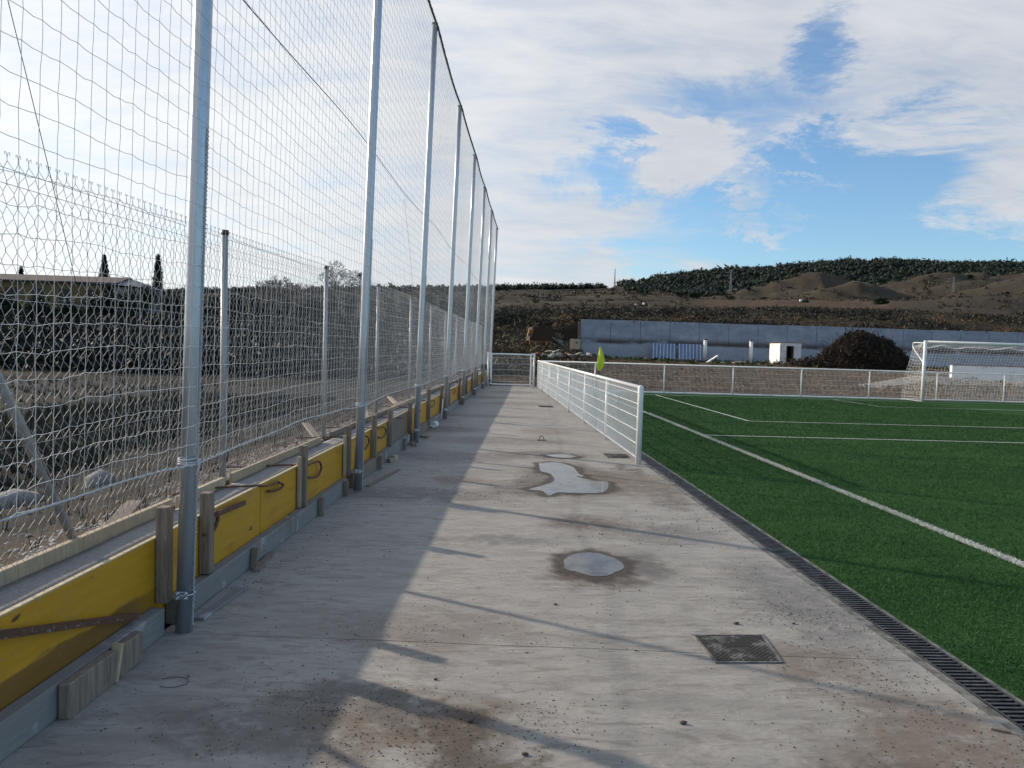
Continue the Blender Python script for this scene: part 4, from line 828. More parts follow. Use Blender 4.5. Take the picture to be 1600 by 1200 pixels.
clamp('rusty rod crossing the wall top and ending in a round loop after the third stake', [(6.35, .75, .535), (6.5, .55, .525), (6.66, .25, .525), (6.8, .10, .525)], [(6.8, .10, .525), (6.98, .06, .505), (7.22, .05, .475), (7.30, .05, .40), (7.16, .06, .345), (6.86, .09, .385)])
clamp('curled rusty clamp hook just past the second tall pole', [(8.4, .7, .535), (8.7, .4, .525), (8.85, .12, .515)], [(8.85, .12, .515), (9.2, .05, .49), (9.42, .05, .41), (9.25, .06, .33), (8.96, .09, .36)])
clamp('curled rusty clamp hook between the second pole and the bare brown board', [(9.5, .7, .535), (9.8, .4, .525), (9.95, .12, .50)], [(9.95, .12, .50), (10.3, .05, .48), (10.5, .05, .40), (10.3, .06, .34), (9.97, .09, .38)])
clamp('straight rusty clamp rod on the bare brown board', [(10.9, .8, .54), (11.2, .3, .525), (11.5, .08, .50), (11.9, .05, .45)], None)
clamp('curled rusty clamp hook just past the third tall pole', [(12.9, .7, .535), (13.1, .4, .525), (13.3, .1, .505)], [(13.3, .1, .505), (13.6, .05, .47), (13.7, .05, .41), (13.55, .06, .35), (13.3, .09, .37)])
clamp('round rusty clamp hook on the yellow board between third and fourth poles', [(14.4, .8, .54), (14.8, .3, .525), (15.0, .08, .505)], [(15.0, .08, .505), (15.5, .05, .48), (15.65, .05, .41), (15.3, .06, .36), (14.9, .09, .43)])
clamp('rusty clamp hook past the fourth tall pole', [(18.6, .8, .54), (19.0, .3, .525), (19.2, .08, .515)], [(19.2, .08, .515), (19.7, .05, .48), (19.8, .05, .40), (19.4, .08, .36)])
clamp('farthest rusty clamp hook, near the fifth tall pole', [(21.8, .8, .54), (22.2, .3, .525), (22.4, .08, .515)], [(22.4, .08, .515), (22.9, .05, .48), (23.0, .05, .40), (22.6, .08, .36)])
# outer timbers
for i, (a, b, m_) in enumerate([(1.9, 4.9, 'pine'), (5.0, 5.72, 'pine'), (5.86, 8.3, 'pine'), (8.75, 12.2, 'stake'), (12.4, 16.5, 'pine'), (16.7, 22, 'stake'), (22.2, 30, 'stake')]):
    o = along('outer_timber', a, b, .392, .43 if i != 2 else .42, .46, .575+rnd.uniform(-.008, .008), M[m_], .003, .001, None, rnd.uniform(-.003, .003))
    tag(o, ['pale timber along the outer edge of the wall, left of the nearest pole', 'short pale timber on the outer edge behind the nearest pole', 'pale timber on the outer edge between the nearest and second poles', 'brown timber on the outer edge past the second pole', 'pale timber on the outer edge past the third pole', 'brown timber on the outer edge past the fourth pole', 'far brown timber on the outer wall edge'][i], 'timber', 'timbers along the outer edge of the wall')
for i, (s0, s1, w0, h0, dw) in enumerate([(4.4, 5.0, .50, .52, .3), (10.6, 12.6, .55, .56, .25), (8.4, 9.8, .62, .53, .4), (13.6, 14.8, .6, .55, .3)]):
    mb = MB(); mb.bbox((0, 0, 0), (.09, s1-s0, .022), .003); o = mb.build('loose_timber', M['pine'] if i % 2 else M['stake']); o.location = tuple(L((s0+s1)/2, w0+.1, h0)); o.rotation_euler = (rnd.uniform(-.02, .05), .1, ANG+dw)
    tag(o, ['brown board lying on the soil just behind the nearest pole', 'pale board lying slanted on the bank past the second pole', 'brown board lying on the bank behind the second pole', 'pale board lying on the bank past the third pole'][i], 'board')

# ------------------------------------------------------------------ things on the walkway
def manhole(lab, pts, ridges=True):
    c0 = np.mean(pts, 0); P = [np.array(p_)-c0 for p_ in pts]; t_ = thing('manhole_cover', lab, 'manhole cover', (c0[0], c0[1], 0), 0, 'square covers set in the walkway')
    def bil(u, v): return (P[0]*(1-u)+P[1]*u)*(1-v)+(P[3]*(1-u)+P[2]*u)*v
    def cellbox(mb, u0, u1, v0, v1, z0, z1): q_ = [bil(u0, v0), bil(u1, v0), bil(u1, v1), bil(u0, v1)]; V = [(a[0], a[1], z) for z in (z0, z1) for a in q_]; mb.add(V, [(3, 2, 1, 0), (4, 5, 6, 7), (0, 1, 5, 4), (1, 2, 6, 5), (2, 3, 7, 6), (3, 0, 4, 7)])
    e = .035; mb = MB(); V = [(*bil(u, v), z) for z in (.0, .007) for (u, v) in ((0, 0), (1, 0), (1, 1), (0, 1), (e, e), (1-e, e), (1-e, 1-e), (e, 1-e))]
    V = [(a[0], a[1], a[2]) for a in V]; Ff = []
    for i in range(4): j = (i+1) % 4; Ff += [(8+i, 8+j, 12+j, 12+i), (i, j, 8+j, 8+i), (4+j, 4+i, 12+i, 12+j), (j, i, 4+i, 4+j)]
    mb.add(V, Ff); mb.build('frame', M['rim'] if ridges else M['lid'], t_)
    mb = MB(); cellbox(mb, e+.008, 1-e-.008, e+.008, 1-e-.008, .001, .0035); lid = mb.build('lid', M['lid'], t_)
    mb = MB(); n = 22
    for i in range(n):
        for j in range(n):
            u, v = .06+.88*(i+.5)/n, .06+.88*(j+.5)/n
            if abs(v-.5) < .04 and (abs(u-.44) < .05 or abs(u-.56) < .05): continue
            a, b = (.016, .006) if (i+j) % 2 else (.006, .016); cellbox(mb, u-a, u+a, v-b, v+b, .0032, .0068)
    rd_ = mb.build('ridges', M['lid'], lid); rd_['kind'] = 'stuff'
    for u in (.445, .565): mb = MB(); cellbox(mb, u-.03, u+.03, .46, .54, .0036, .0045); mb.build('lifting_hole', M['dark'], lid)
m, q = mat('manhole_lid', (.15, .14, .12), .8, .2); n1 = q.noise(q.pos, 7, 7, .75); c = q.mix(q.ramp(n1, .48, .64), (.060, .055, .048), (.25, .24, .22)); setc(q, c); M['lid'] = m
manhole('square rusty-edged ridged cover with cement smears, nearest the camera', [(1.23, 4.22), (1.65, 4.24), (1.61, 3.85), (1.25, 3.84)])
manhole('dark square cover partly under the near end of the white pitch fence', [(1.91, 11.67), (2.27, 11.66), (2.25, 11.25), (1.91, 11.2)], False)
manhole('farthest small dark cover beside the middle of the white pitch fence', [(1.6, 21.1), (2.0, 21.1), (2.0, 20.6), (1.6, 20.6)], False)
mb = MB(); c0 = ground_at(846, 688); mb.bbox((0, 0, .004), (.16, .10, .008), .002); mb.tube(smooth_path([(-.03, 0, .0), (-.035, 0, .05), (-.01, 0, .075), (.03, .01, .06), (.045, .01, 0)], 5), .007, 6)
tag(mb.build('iron_loop', M['rust'], None, (c0[0], c0[1], 0)), 'small dark bent iron loop standing up from the middle of the walkway', 'iron loop')
# puddles
def faded(name, base, rough, spec=.5, ior=1.33):
    m, q = mat(name, base, rough, 0, spec); q.b.inputs['IOR'].default_value = ior
    a_ = q.n.new('ShaderNodeAttribute'); a_.attribute_name = 'film'; mx = q.n.new('ShaderNodeMixShader'); tr = q.n.new('ShaderNodeBsdfTransparent')
    k = q.math('MULTIPLY', a_.outputs['Fac'], q.ramp(q.noise(q.pos, 13, 6, .7), .15, .55)) if rough > .3 else q.ramp(q.math('ADD', a_.outputs['Fac'], q.math('MULTIPLY', q.noise(q.pos, 16, 5, .7), .8)), .55, 1.05)
    q.put(mx.inputs[0], k); q.l.new(tr.outputs[0], mx.inputs[1]); q.l.new(q.b.outputs[0], mx.inputs[2]); q.l.new(mx.outputs[0], q.n['Material Output'].inputs[0]); return m, q
m, q = faded('puddle_water', (.17, .165, .155), .10, .42, 1.30); n1 = q.noise(q.pos, 5, 6, .65); c = q.mix(q.ramp(n1, .40, .68), (.165, .158, .145), (.09, .08, .066)); c = q.mix(q.ramp(q.noise(q.pos, 30, 4, .7), .62, .68), c, (.05, .045, .04)); setc(q, c); setn(q, q.bump(q.noise(q.pos, 9, 2), .03, .003)); M['water'] = m
m, q = faded('wet_margin', (.075, .060, .046), .55); setc(q, q.mix(q.noise(q.pos, 6, 6, .7), (.055, .048, .040), (.115, .082, .056))); M['wet'] = m
def rings(name, P, outs, fades, zs, m, cover):
    P = np.array(P); n = len(P); T = np.roll(P, -1, 0)-np.roll(P, 1, 0); T /= np.linalg.norm(T, axis=1, keepdims=True); area = .5*np.sum(P[:, 0]*np.roll(P[:, 1], -1)-np.roll(P[:, 0], -1)*P[:, 1]); nn = np.stack([T[:, 1], -T[:, 0]], 1)*(1 if area > 0 else -1)
    for _ in range(3): nn = (nn+np.roll(nn, 1, 0)+np.roll(nn, -1, 0))/3
    V, fd = [], []
    for o_, f_, z_ in zip(outs, fades, zs):
        wob = 1+(.5*np.sin(np.arange(n)*.5)+.35*np.sin(np.arange(n)*1.3+1))*(abs(o_) > .03)*.6
        Q = P+nn*o_*wob[:, None]; V += [(x, y, z_) for x, y in Q]; fd += [f_]*n
    k = len(outs); F = [tuple(range(n))] if cover else []
    F += [(r_*n+i, r_*n+(i+1) % n, (r_+1)*n+(i+1) % n, (r_+1)*n+i) for r_ in range(k-1) for i in range(n)]
    mb = MB(); mb.add(V, F); o = mb.build(name, m); at2 = o.data.attributes.new('film', 'FLOAT', 'POINT'); at2.data.foreach_set('value', np.array(fd, np.float32)); return o
def puddle(lab, pts, z=.0045, wet=.10):
    P = [ground_at(*p_)[:2] for p_ in pts]; P = [np.array(p_)[:2] for p_ in smooth_path([np.append(p_, 0) for p_ in P+[P[0]]], 7)][:-1]
    P = [p_+rng.normal(0, .002, 2) for p_ in P]
    o = rings('wet_margin', P, [0., .02, wet*.55, wet*1.3], [1., 1., .65, 0], [.0016, .0016, .0014, .0012], M['wet'], True); o['kind'] = 'structure'
    o = rings('puddle', P, [-.012, -.002, .010], [1., .5, 0], [z, z, z-.001], M['water'], True); tag(o, lab, 'puddle', None, 'structure')
puddle('round shallow puddle with drying brown rim', [(880, 877), (893, 868), (920, 864), (945, 868), (968, 877), (975, 888), (962, 895), (945, 901), (920, 900), (900, 894), (884, 890)])
puddle('long L-shaped puddle reflecting the sky', [(842, 724), (870, 723), (895, 730), (903, 739), (912, 745), (900, 745), (930, 752), (950, 754), (944, 769), (905, 771), (872, 770), (858, 775), (848, 768), (828, 765), (848, 759), (866, 752), (860, 741), (845, 736)])
puddle('thin far puddle strip behind the L-shaped one', [(852, 711), (880, 710), (900, 713), (890, 716), (865, 714.5)])
# crumbs of dirt and gravel, scattered and swept into patches
P = []
def sprinkle(cx, cy, sx_, sy_, n, r0_, r1_):
    x = rng.normal(cx, sx_, n); y = rng.normal(cy, sy_, n); P.append(np.stack([x, y, rng.uniform(r0_, r1_, n)**1.0], -1))
for a in ((2.0, 3.6, .22, .65, 1500, .0015, .005), (1.75, 3.55, .25, .35, 500, .0015, .005), (1.5, 6.7, .35, .35, 160, .003, .009), (-.25, 3.2, .38, .18, 1500, .0012, .0045), (-.5, 3.3, .2, .12, 500, .0012, .004), (-.2, 4.2, .5, .4, 500, .0015, .005), (.95, 9.3, .4, .7, 120, .003, .010), (2.1, 7.0, .15, 2.5, 500, .002, .006),
          (-1.4, 6, .15, 3., 260, .0015, .006), (-.9, 12, .3, 5, 160, .002, .008), (.1, 8.1, .5, .25, 160, .002, .008), (.9, 5.6, .2, .2, 60, .002, .006), (-.9, 3.2, .4, .3, 350, .0015, .004), (1.95, 4.8, .22, .5, 500, .0015, .005)): sprinkle(*a)
x = rng.uniform(-1.6, 2.3, 900); y = 2.3+25*rng.random(900)**1.8; P.append(np.stack([x, y, (.001+.004*rng.random(900)**3)*(1+y/18)], -1))
P = np.concatenate(P); wl = np.array([wall_x(yy, .05) for yy in P[:, 1]]); P = P[(P[:, 0] > wl) & (P[:, 0] < 2.33) & (P[:, 1] < 30.5)]; P = P[(fbm(P[:, 0]*2.2, P[:, 1]*2.2, 4, 14) > .03) | (rng.random(len(P)) < .28)]
pebbles('dirt_crumbs', M['crumb'], np.stack([P[:, 0], P[:, 1], P[:, 2]*.3], -1), P[:, 2], 8)
mb = MB(); p_ = ground_at(1563, 1143); mb.bbox((0, 0, .006), (.075, .014, .011), .002, -.45); tag(mb.build('wood_chip', M['stake'], None, (p_[0], p_[1], 0)), 'small brown wood chip lying near the drain', 'wood chip')
mb = MB(); p_ = ground_at(270, 1067); mb.tube([np.array((math.cos(a)*.07, math.sin(a)*.055, .004)) for a in np.linspace(-2.2, 2.6, 16)], .0018, 5); tag(mb.build('wire_scrap', M['cable'], None, (p_[0], p_[1], 0)), 'curled scrap of thin dark wire on the shaded slab', 'wire')
clab = iter(('below the round puddle', 'on the sunlit slab left of the near manhole cover', 'at the lower edge, right of the long pole shadow', 'beside the muddy patch in the foreground', 'at the edge of the foreground pole shadow', 'lowest in the picture, near the brown smear', 'above the left corner of the near manhole cover', 'right of the near manhole cover'))
for (px, py, r_) in ((868, 945, .013), (993, 1017, .008), (1067, 1131, .02), (734, 1128, .02), (680, 1062, .012), (820, 1180, .016), (1150, 975, .02), (1240, 975, .012)):
    p_ = ground_at(px, py*1.0); V = ico_v*np.array([r_, r_*.7, r_*.45])*(.75+.5*rng.random((12, 1))); o = link('clod', mesh_np('clod', V, ico_f), M['crumb'], None, (p_[0], p_[1], r_*.3)); tag(o, 'small dark clod of dirt '+next(clab), 'clod', 'dark clods on the walkway')

# ------------------------------------------------------------------ white mesh fences of the pitch
def wire_panel(width, h0, h1, step=.05, r_=.0030, rows=None, double=True):
    n = int(width/step); xs = (np.arange(n+1)-n/2)*step; xs = xs[(np.abs(xs) < width/2-.004)]
    P0 = [np.stack([xs, 0*xs, 0*xs+h0], -1)]; P1 = [np.stack([xs, 0*xs, 0*xs+h1], -1)]; rr = [np.full(len(xs), r_)]
    for hh in rows:
        for dy in ((-.0065, .0065) if double else (0,)): P0.append(np.array([[-width/2, dy, hh]])); P1.append(np.array([[width/2, dy, hh]])); rr.append(np.array([.0042 if double else .0030]))
    V, F = segs(np.concatenate(P0), np.concatenate(P1), np.concatenate(rr), 6); return V, F
FX = 2.255; FH = 1.09
def pitch_fence(lab, base, ang, posts, end_thick=True, nm='pitch_fence'):
    """posts: distances along local x from the base point"""
    t_ = thing(nm, lab, 'fence', base, ang)
    me_post = None
    for i, x in enumerate(posts):
        big = end_thick and i == 0
        if big: MB().tube([np.array((0, 0, 0)), np.array((0, 0, FH-.01)), np.array((0, 0, FH+.01)), np.array((0, 0, FH+.022))], [.041, .041, .034, .012], 24).build('end_post', M['white'], t_, (x, 0, 0))
        elif me_post is None: o = MB().tube([np.array((0, 0, 0)), np.array((0, 0, FH-.03))], .024, 14).build('post', M['white'], t_, (x, 0, 0)); me_post = o
        else: o = me_post.copy(); C.objects.link(o); o.parent = t_; o.location = (x, 0, 0)
    MB().tube([np.array((posts[0]-.0, 0, FH-.01)), np.array((posts[-1], 0, FH-.01))], .030, 16).build('top_rail', M['white'], t_)
    rows = [.075, .27, .46, .65, .84, 1.00]; cache = {}; vr = .0030 if end_thick else .0024
    for a, b in zip(posts[:-1], posts[1:]):
        wd = round(b-a-.055, 3)
        if wd not in cache: V, F = wire_panel(wd, .055, 1.045, .05, vr, rows, end_thick); cache[wd] = mesh_np('wire_panel', V, F)
        o = link('wire_panel', cache[wd], M['white'], t_, ((a+b)/2, 0, 0))
        for zc in (.2, .95):
            mb = MB(); mb.bbox((0, -.03, 0), (.05, .02, .03), .003); c_ = mb.build('clip', M['bolt'], t_, (a+.0, 0, zc)) if a > posts[0] else None
    return t_
sp = [10.70+2.87*k for k in range(7)]+[30.3]
side_fence = pitch_fence('long white mesh fence with round top rail between walkway and pitch', (FX, 10.70, 0), R(90), [s_-10.70 for s_ in sp])
fposts = [0.0]+[2.05+2.68*k for k in range(0, 14)]
far_fence = pitch_fence('far white mesh fence behind the goal line', (FX+.10, 29.42, 0), R(-.6), fposts, False)
# the base kerb under the far fence
mb = MB(); mb.bbox((FX+18.5, 29.30, -.02), (37, .16, .10), .01, R(-.6)); tag(mb.build('fence_kerb', M['render']), 'long pale concrete kerb under the far white fence', 'kerb')
# gate
gt = thing('gate', 'white tubular framed mesh gate closing the far end of the walkway', 'gate', (.29, 30.55, 0), R(2))
for x in (0, 1.83): MB().tube([np.array((x, 0, 0)), np.array((x, 0, 1.36))], .040, 16).build('gate_post', M['white'], gt)
x0_, x1_, z0_, z1_ = .13, 1.70, .10, 1.30
fr = MB().tube(smooth_path([(x0_, 0, z0_+.06), (x0_, 0, z1_-.06), (x0_+.06, 0, z1_), (x1_-.06, 0, z1_), (x1_, 0, z1_-.06), (x1_, 0, z0_+.06), (x1_-.06, 0, z0_), (x0_+.06, 0, z0_), (x0_, 0, z0_+.06)], 4), .030, 12).build('gate_frame', M['white'], gt)
V, F = wire_panel(x1_-x0_-.05, z0_+.02, z1_-.02, .05, .0026, [.22, .45, .68, .92, 1.16]); link('wire_panel', mesh_np('gate_panel', V, F), M['white'], gt, ((x0_+x1_)/2, 0, 0))
MB().bbox((x0_-.06, 0, .68), (.16, .02, .02), .003).build('latch', M['black'], gt)
for z_ in (.25, 1.15): MB().bbox((x1_+.06, 0, z_), (.12, .03, .04), .004).build('hinge', M['bolt'], gt)

# ------------------------------------------------------------------ goal
GX = 16.39; GH = 2.22; GW = 7.32
gl = thing('goal', 'white football goal with pale net standing on the goal line', 'goal', (GX, GOALY, 0))
for x in (0, GW): MB().tube([np.array((x, 0, 0)), np.array((x, 0, GH+.055))], .06, 20).build('goal_post', M['white'], gl)
MB().tube([np.array((.0, 0, GH)), np.array((GW, 0, GH))], .055, 20).build('crossbar', M['white'], gl)
bk = .80
for x in (0, GW):
    MB().tube(smooth_path([(x, .05, GH-.04), (x, bk-.08, GH-.02), (x, bk, GH-.10), (x, bk-.06, GH-.25), (x, .04, GH-.78)], 6), .018, 10).build('net_bracket', M['white'], gl)
def gnet(P):   # P grid (a,b,3) -> net
    P0 = np.concatenate([P[:-1].reshape(-1, 3), P[:, :-1].reshape(-1, 3)]); P1 = np.concatenate([P[1:].reshape(-1, 3), P[:, 1:].reshape(-1, 3)]); return segs(P0, P1, .0032, 3)
prof_ = np.array([(0, GH-.02), (.35, GH-.06), (.74, GH-.06), (.80, GH-.22), (.92, GH-.55), (1.10, GH-.95), (1.30, GH-1.3), (1.33, 1.2*.6), (1.38, .35), (1.42, .02)])
cum = np.concatenate([[0], np.cumsum(np.linalg.norm(np.diff(prof_, axis=0), axis=1))]); ts = np.linspace(0, cum[-1], 30); yy = np.interp(ts, cum, prof_[:, 0]); zz2 = np.interp(ts, cum, prof_[:, 1])
xsn = np.arange(0, GW+.01, .122); G_ = np.zeros((len(xsn), 30, 3)); G_[..., 0] = xsn[:, None]; sagm = np.sin(np.pi*np.clip(ts/1.0, 0, 1))*.12; G_[..., 1] = yy+.03*np.sin(xsn[:, None]*3); G_[..., 2] = zz2-sagm*(.7+.3*np.sin(xsn[:, None]*5))-.05*np.abs(np.sin(xsn[:, None]*np.pi/.9))*np.clip(1-ts/3, 0, 1)
parts = [gnet(G_+rng.normal(0, .006, G_.shape)*np.array([1, 1, 1]))]
zs_ = np.linspace(GH-.05, .03, 19); back = np.interp(zs_[::-1], prof_[::-1, 1], prof_[::-1, 0])[::-1]
for x in (0, GW):
    S1 = np.zeros((19, 13, 3)); f_ = np.linspace(.02, 1, 13); S1[..., 0] = x-.05*np.sin(np.pi*f_)*np.sin(zs_*4)[:, None]; S1[..., 1] = back[:, None]*f_; S1[..., 2] = zs_[:, None]-.06*np.sin(np.pi*f_)[None]*(zs_ > .3)[:, None]; parts.append(gnet(S1+rng.normal(0, .007, S1.shape)))
V, F = cat(parts); link('goal_net', mesh_np('goal_net', V, F), M['net'], gl)
MB().tube([np.array((0, .02, .02)), np.array((.02, 1.42, .02)), np.array((GW, 1.42, .02)), np.array((GW, .02, .02))], .012, 8).build('ground_bar', M['white'], gl)
MB().tube([np.array((.0, 1.28, .98)), np.array((-.35, 1.6, 1.05)), np.array((-.9, 1.62, .98))], .006, 5).build('tie_rope', M['rope'], gl)
# corner flag
cf = thing('corner_flag', 'fluorescent yellow corner flag hanging on its thin pole behind the white fence', 'corner flag', (4.30, GOALY, 0))
MB().tube([np.array((0, 0, 0)), np.array((0, 0, 1.70))], .014, 10).build('flag_pole', M['dark'], cf)
pts = [(a_*.85, z_) for a_, z_ in [(0, 1.70), (.07, 1.62), (.13, 1.50), (.20, 1.34), (.235, 1.16), (.20, 1.02), (.12, .90), (.045, .80), (-.06, .86), (-.115, .98), (-.08, 1.2), (-.045, 1.45)]]
mb = MB(); n = len(pts); mb.add([(x, -.03*math.sin(x*30+z*4)-.02, z) for x, z in pts]+[(.03, -.055, 1.2)]+[(x, -.03*math.sin(x*30+z*4)+.01, z) for x, z in pts]+[(.03, -.02, 1.2)], [(i, (i+1) % n, n) for i in range(n)]+[(n+1+(i+1) % n, n+1+i, 2*n+1) for i in range(n)]+[(i, n+1+i, n+1+(i+1) % n, (i+1) % n) for i in range(n)])
mb.build('flag_cloth', M['flag'], cf)

# ------------------------------------------------------------------ far yard: retaining wall, hut, panels, heaps
rw = thing('retaining_wall', 'long blue-grey concrete retaining wall of tall panels with dark stains half way up', 'wall', (9.70, 75, 0))
k = 0; x = 0.
while x < 45.5:
    wd = 2.93; t1 = x/44.4; h_ = 4.50+.02*math.sin(k); mb = MB(); mb.bbox((x+wd/2, .10+.012*(k % 2), (h_+.0)/2+.1), (wd-.035, .20, h_-.2), .012); mb.build('panel', M['retwall'], rw); 
    mb = MB(); mb.bbox((x, .09, 1.42), (.12, .24, 2.0), .01) if k % 2 == 0 and k > 3 else None
    x += wd; k += 1
mb = MB(); mb.box((22, .17, 2.2), (44.6, .10, 4.2)); mb.build('backing', M['rim'], rw)
mb = MB(); mb.bbox((22.2, -.06, 1.28), (44.3, .14, 1.95), .02); mb.build('lower_course', M['retwall'], rw)
hut = thing('hut', 'small white rendered hut with a dark doorway and a thin ribbed roof', 'hut', (26.75, 68, .42), R(0))
hw, hd, hh = 1.95, 2.2, 2.25
mb = MB(); dw0, dw1, dh = .58, 1.27, 1.98; th = .14; zt = hh
mb.box((dw0/2, 0, hh/2), (dw0, th, hh)); mb.box(((dw1+hw)/2, 0, hh/2), (hw-dw1, th, hh)); mb.box(((dw0+dw1)/2, 0, (dh+hh)/2), (dw1-dw0, th-.004, hh-dh)); mb.box((th/2, hd/2+th/2, hh/2-.03), (th, hd, hh-.06)); mb.box((hw-th/2, hd/2+th/2, hh/2-.03), (th, hd, hh-.06)); mb.box((hw/2, hd+th, hh/2-.03), (hw, th, hh-.06)); mb.build('wall', M['render'], hut)
mb = MB(); mb.box((hw/2, hd-.2, hh/2), (hw-.3, .04, hh-.2)); mb.box((hw/2, hd/2, .0), (hw-.3, hd-.3, .05)); mb.build('interior', M['dark'], hut)
mb = MB(); mb.box((dw0+.03, -.02, dh/2), (.05, .16, dh)); mb.box((dw1-.03, -.02, dh/2), (.05, .16, dh)); mb.build('door_frame', M['stake'], hut)
mb = MB(); nrb = 48; Vt = []
for i in range(nrb+1):
    x = -.12+(hw+.24)*i/nrb; z = hh+.04+.028*math.sin(i*math.pi/2*1.0); Vt += [(x, -.16, z+.03), (x, hd+.3, z-.03)]
Vb = [(a, b, c_-.02) for a, b, c_ in Vt]; nn = len(Vt); mb.add(Vt+Vb, [(2*i, 2*i+2, 2*i+3, 2*i+1) for i in range(nrb)]+[(nn+2*i, nn+2*i+1, nn+2*i+3, nn+2*i+2) for i in range(nrb)]+[(2*i, nn+2*i, nn+2*i+2, 2*i+2) for i in range(nrb)]); mb.build('roof', M['rim'], hut)
for k, (pa, pb, lb) in enumerate((((1019, 562), (1057, 537), 'blue and white ribbed sheet panel leaning on the wall, left of the pair'), ((1060, 562), (1098, 538), 'blue and white ribbed sheet panel leaning on the wall, right of the pair'))):
    a, b = at(*pa, 73.6), at(*pb, 73.6); t_ = thing('ribbed_sheet_panel', lb, 'sheet panel', (a[0], 73.6, a[2]), 0, 'blue sheet panels leaning on the retaining wall'); wd, ht = b[0]-a[0], b[2]-a[2]; mb = MB(); mb.box((wd/2, .2, ht/2), (wd, .04, ht*1.0), 0, -.14); mb.build('sheet', M['blue'], t_)
    for i in range(7):
        mb = MB(); mb.box((wd*(i+.35)/6.8, .16, ht/2), (.055, .05, ht*.98), 0, -.14, .03*(k == 0)); mb.build('rib', M['white'], t_)
for k, (px, pt, pb) in enumerate(((1101, 531, 562), (1172.5, 533, 568))):
    a, b = at(px, pb, 72), at(px, pt, 72); mb = MB(); t_ = thing('round_post', ['left of the two rounded pale posts before the retaining wall', 'right of the two rounded pale posts before the retaining wall'][k], 'post', (a[0], 72, a[2]), 0, 'pale round posts before the wall'); hgt = b[2]-a[2]
    MB().tube([np.zeros(3), np.array((0, 0, hgt))], .17, 14).build('column', M['render'], t_); MB().tube([np.array((0, 0, hgt)), np.array((0, 0, hgt+.12))], .21, 14).build('head', M['rim'], t_)
# pale low wall at right with red capping
a, b = at(1487, 596, 40), at(1487, 571, 40); lw = thing('low_wall', 'low whitewashed wall with red brick capping seen through the goal', 'wall', (a[0], 40, a[2]-.15), R(-4)); hgt = b[2]-a[2]+.15
mb = MB(); mb.bbox((6, .15, hgt/2), (12, .25, hgt), .015); mb.build('wall', M['render'], lw)
V0 = MB().bbox((0, 0, 0), (.24, .27, .05), .006).build('brick', M['redbrick'], lw, (.12, .15, hgt+.028))
for i in range(1, 48): o = V0.copy(); C.objects.link(o); o.parent = lw; o.location = (.12+.25*i, .15+rnd.uniform(-.006, .006), hgt+.028)
# gravel mound below it
n = 9000; xx = rng.uniform(19.5, 34, n); y2 = rng.uniform(32.5, 39.5, n); hm = .62*np.exp(-((y2-37)/2.6)**2)*np.clip((xx-19.5)/3, 0, 1)*(1+.6*fbm(xx*.5, y2*.5, 3, 3))
xs = np.linspace(18.5, 36, 70); ys = np.linspace(32, 39.85, 40)
def gm(X_, Y_): return .02+.62*np.exp(-((Y_-38.2)/2.9)**2)*np.clip((X_-18.8)/3.5, 0, 1)*(1+.5*fbm(X_*.4, Y_*.4, 4, 3))*np.clip((36-X_)/2, 0, 1)-.1*(Y_ < 32.5)
grid_ground('gravel_mound', xs, ys, gm, lambda a, b, z: np.ones(a.shape+(3,))*np.array((.24, .225, .20)), M['soil'])
pebbles('mound_stones', M['gravel'], np.stack([xx, y2, gm(xx, y2)], -1), rng.uniform(.015, .07, n)*rng.random(n)**.6, 11)

# brushwood heap
hp = thing('brushwood_heap', 'tall dark heap of cut brushwood in front of the retaining wall', 'brush heap', (31.6, 62.5, .5))
g = np.random.default_rng(5); N = 15000; th_ = g.uniform(0, 6.28, N); rr = np.sqrt(g.random(N)); rad = 4.1
xh = rr*np.cos(th_)*rad; yh = rr*np.sin(th_)*rad*.8; prof2 = np.clip(1-rr**1.7, 0, 1)*3.0*(1+.20*np.sin(th_*3+1)*rr)*(1+.5*fbm(rr*np.cos(th_)*3.2, rr*np.sin(th_)*3.2, 4, 12)); zh = prof2*(.86+.2*g.random(N))+.2*fbm(xh, yh, 3, 4)*3
a = g.normal(size=(N, 3)); a[:, 2] *= .55; a /= np.linalg.norm(a, axis=1, keepdims=True); ln_ = g.uniform(.12, .5, N)[:, None]; Pc = np.stack([xh, yh, zh], -1)
nb_ = 420; big_ = g.integers(0, N, nb_); ln_[big_] *= 2.3; a[big_, 2] = np.abs(a[big_, 2])+.35; V1, F1 = segs(Pc-a*ln_*.6, Pc+a*ln_, .018, 3); V2 = np.stack([Pc, Pc+g.normal(size=Pc.shape)*.16, Pc+g.normal(size=Pc.shape)*.16], 1).reshape(-1, 3)
tw = link('twigs', mesh_np('twigs', V1, F1), M['twig'], hp); tw['kind'] = 'stuff'; lv = link('dead_leaves', mesh_np('dead_leaves', V2, np.arange(len(V2)).reshape(-1, 3)), M['twig'], hp); lv['kind'] = 'stuff'
g2 = np.random.default_rng(9); Va, Fa = leaves(2600, (-3.9, .6, .35), (2.3, 1.6, .75), .16, 4, .2); lw = link('dead_leaves', mesh_np('low_brush', Va, Fa), M['twig'], hp); lw['kind'] = 'stuff'
mbh = MB(); 
for ri in range(9):
    f_ = ri/8
    for k in range(28): a_ = 6.2832*k/28; rr_ = f_*rad*.97; mbh.v.append((rr_*math.cos(a_), rr_*math.sin(a_)*.8, max(0, (1-f_**1.7))*2.8+.12*math.sin(a_*5+ri)))
for ri in range(8):
    for k in range(28): mbh.f.append((ri*28+k, ri*28+(k+1) % 28, ri*28+28+(k+1) % 28, ri*28+28+k)); mbh.sm.append(True)
mbh.build('core', M['twig'], hp)

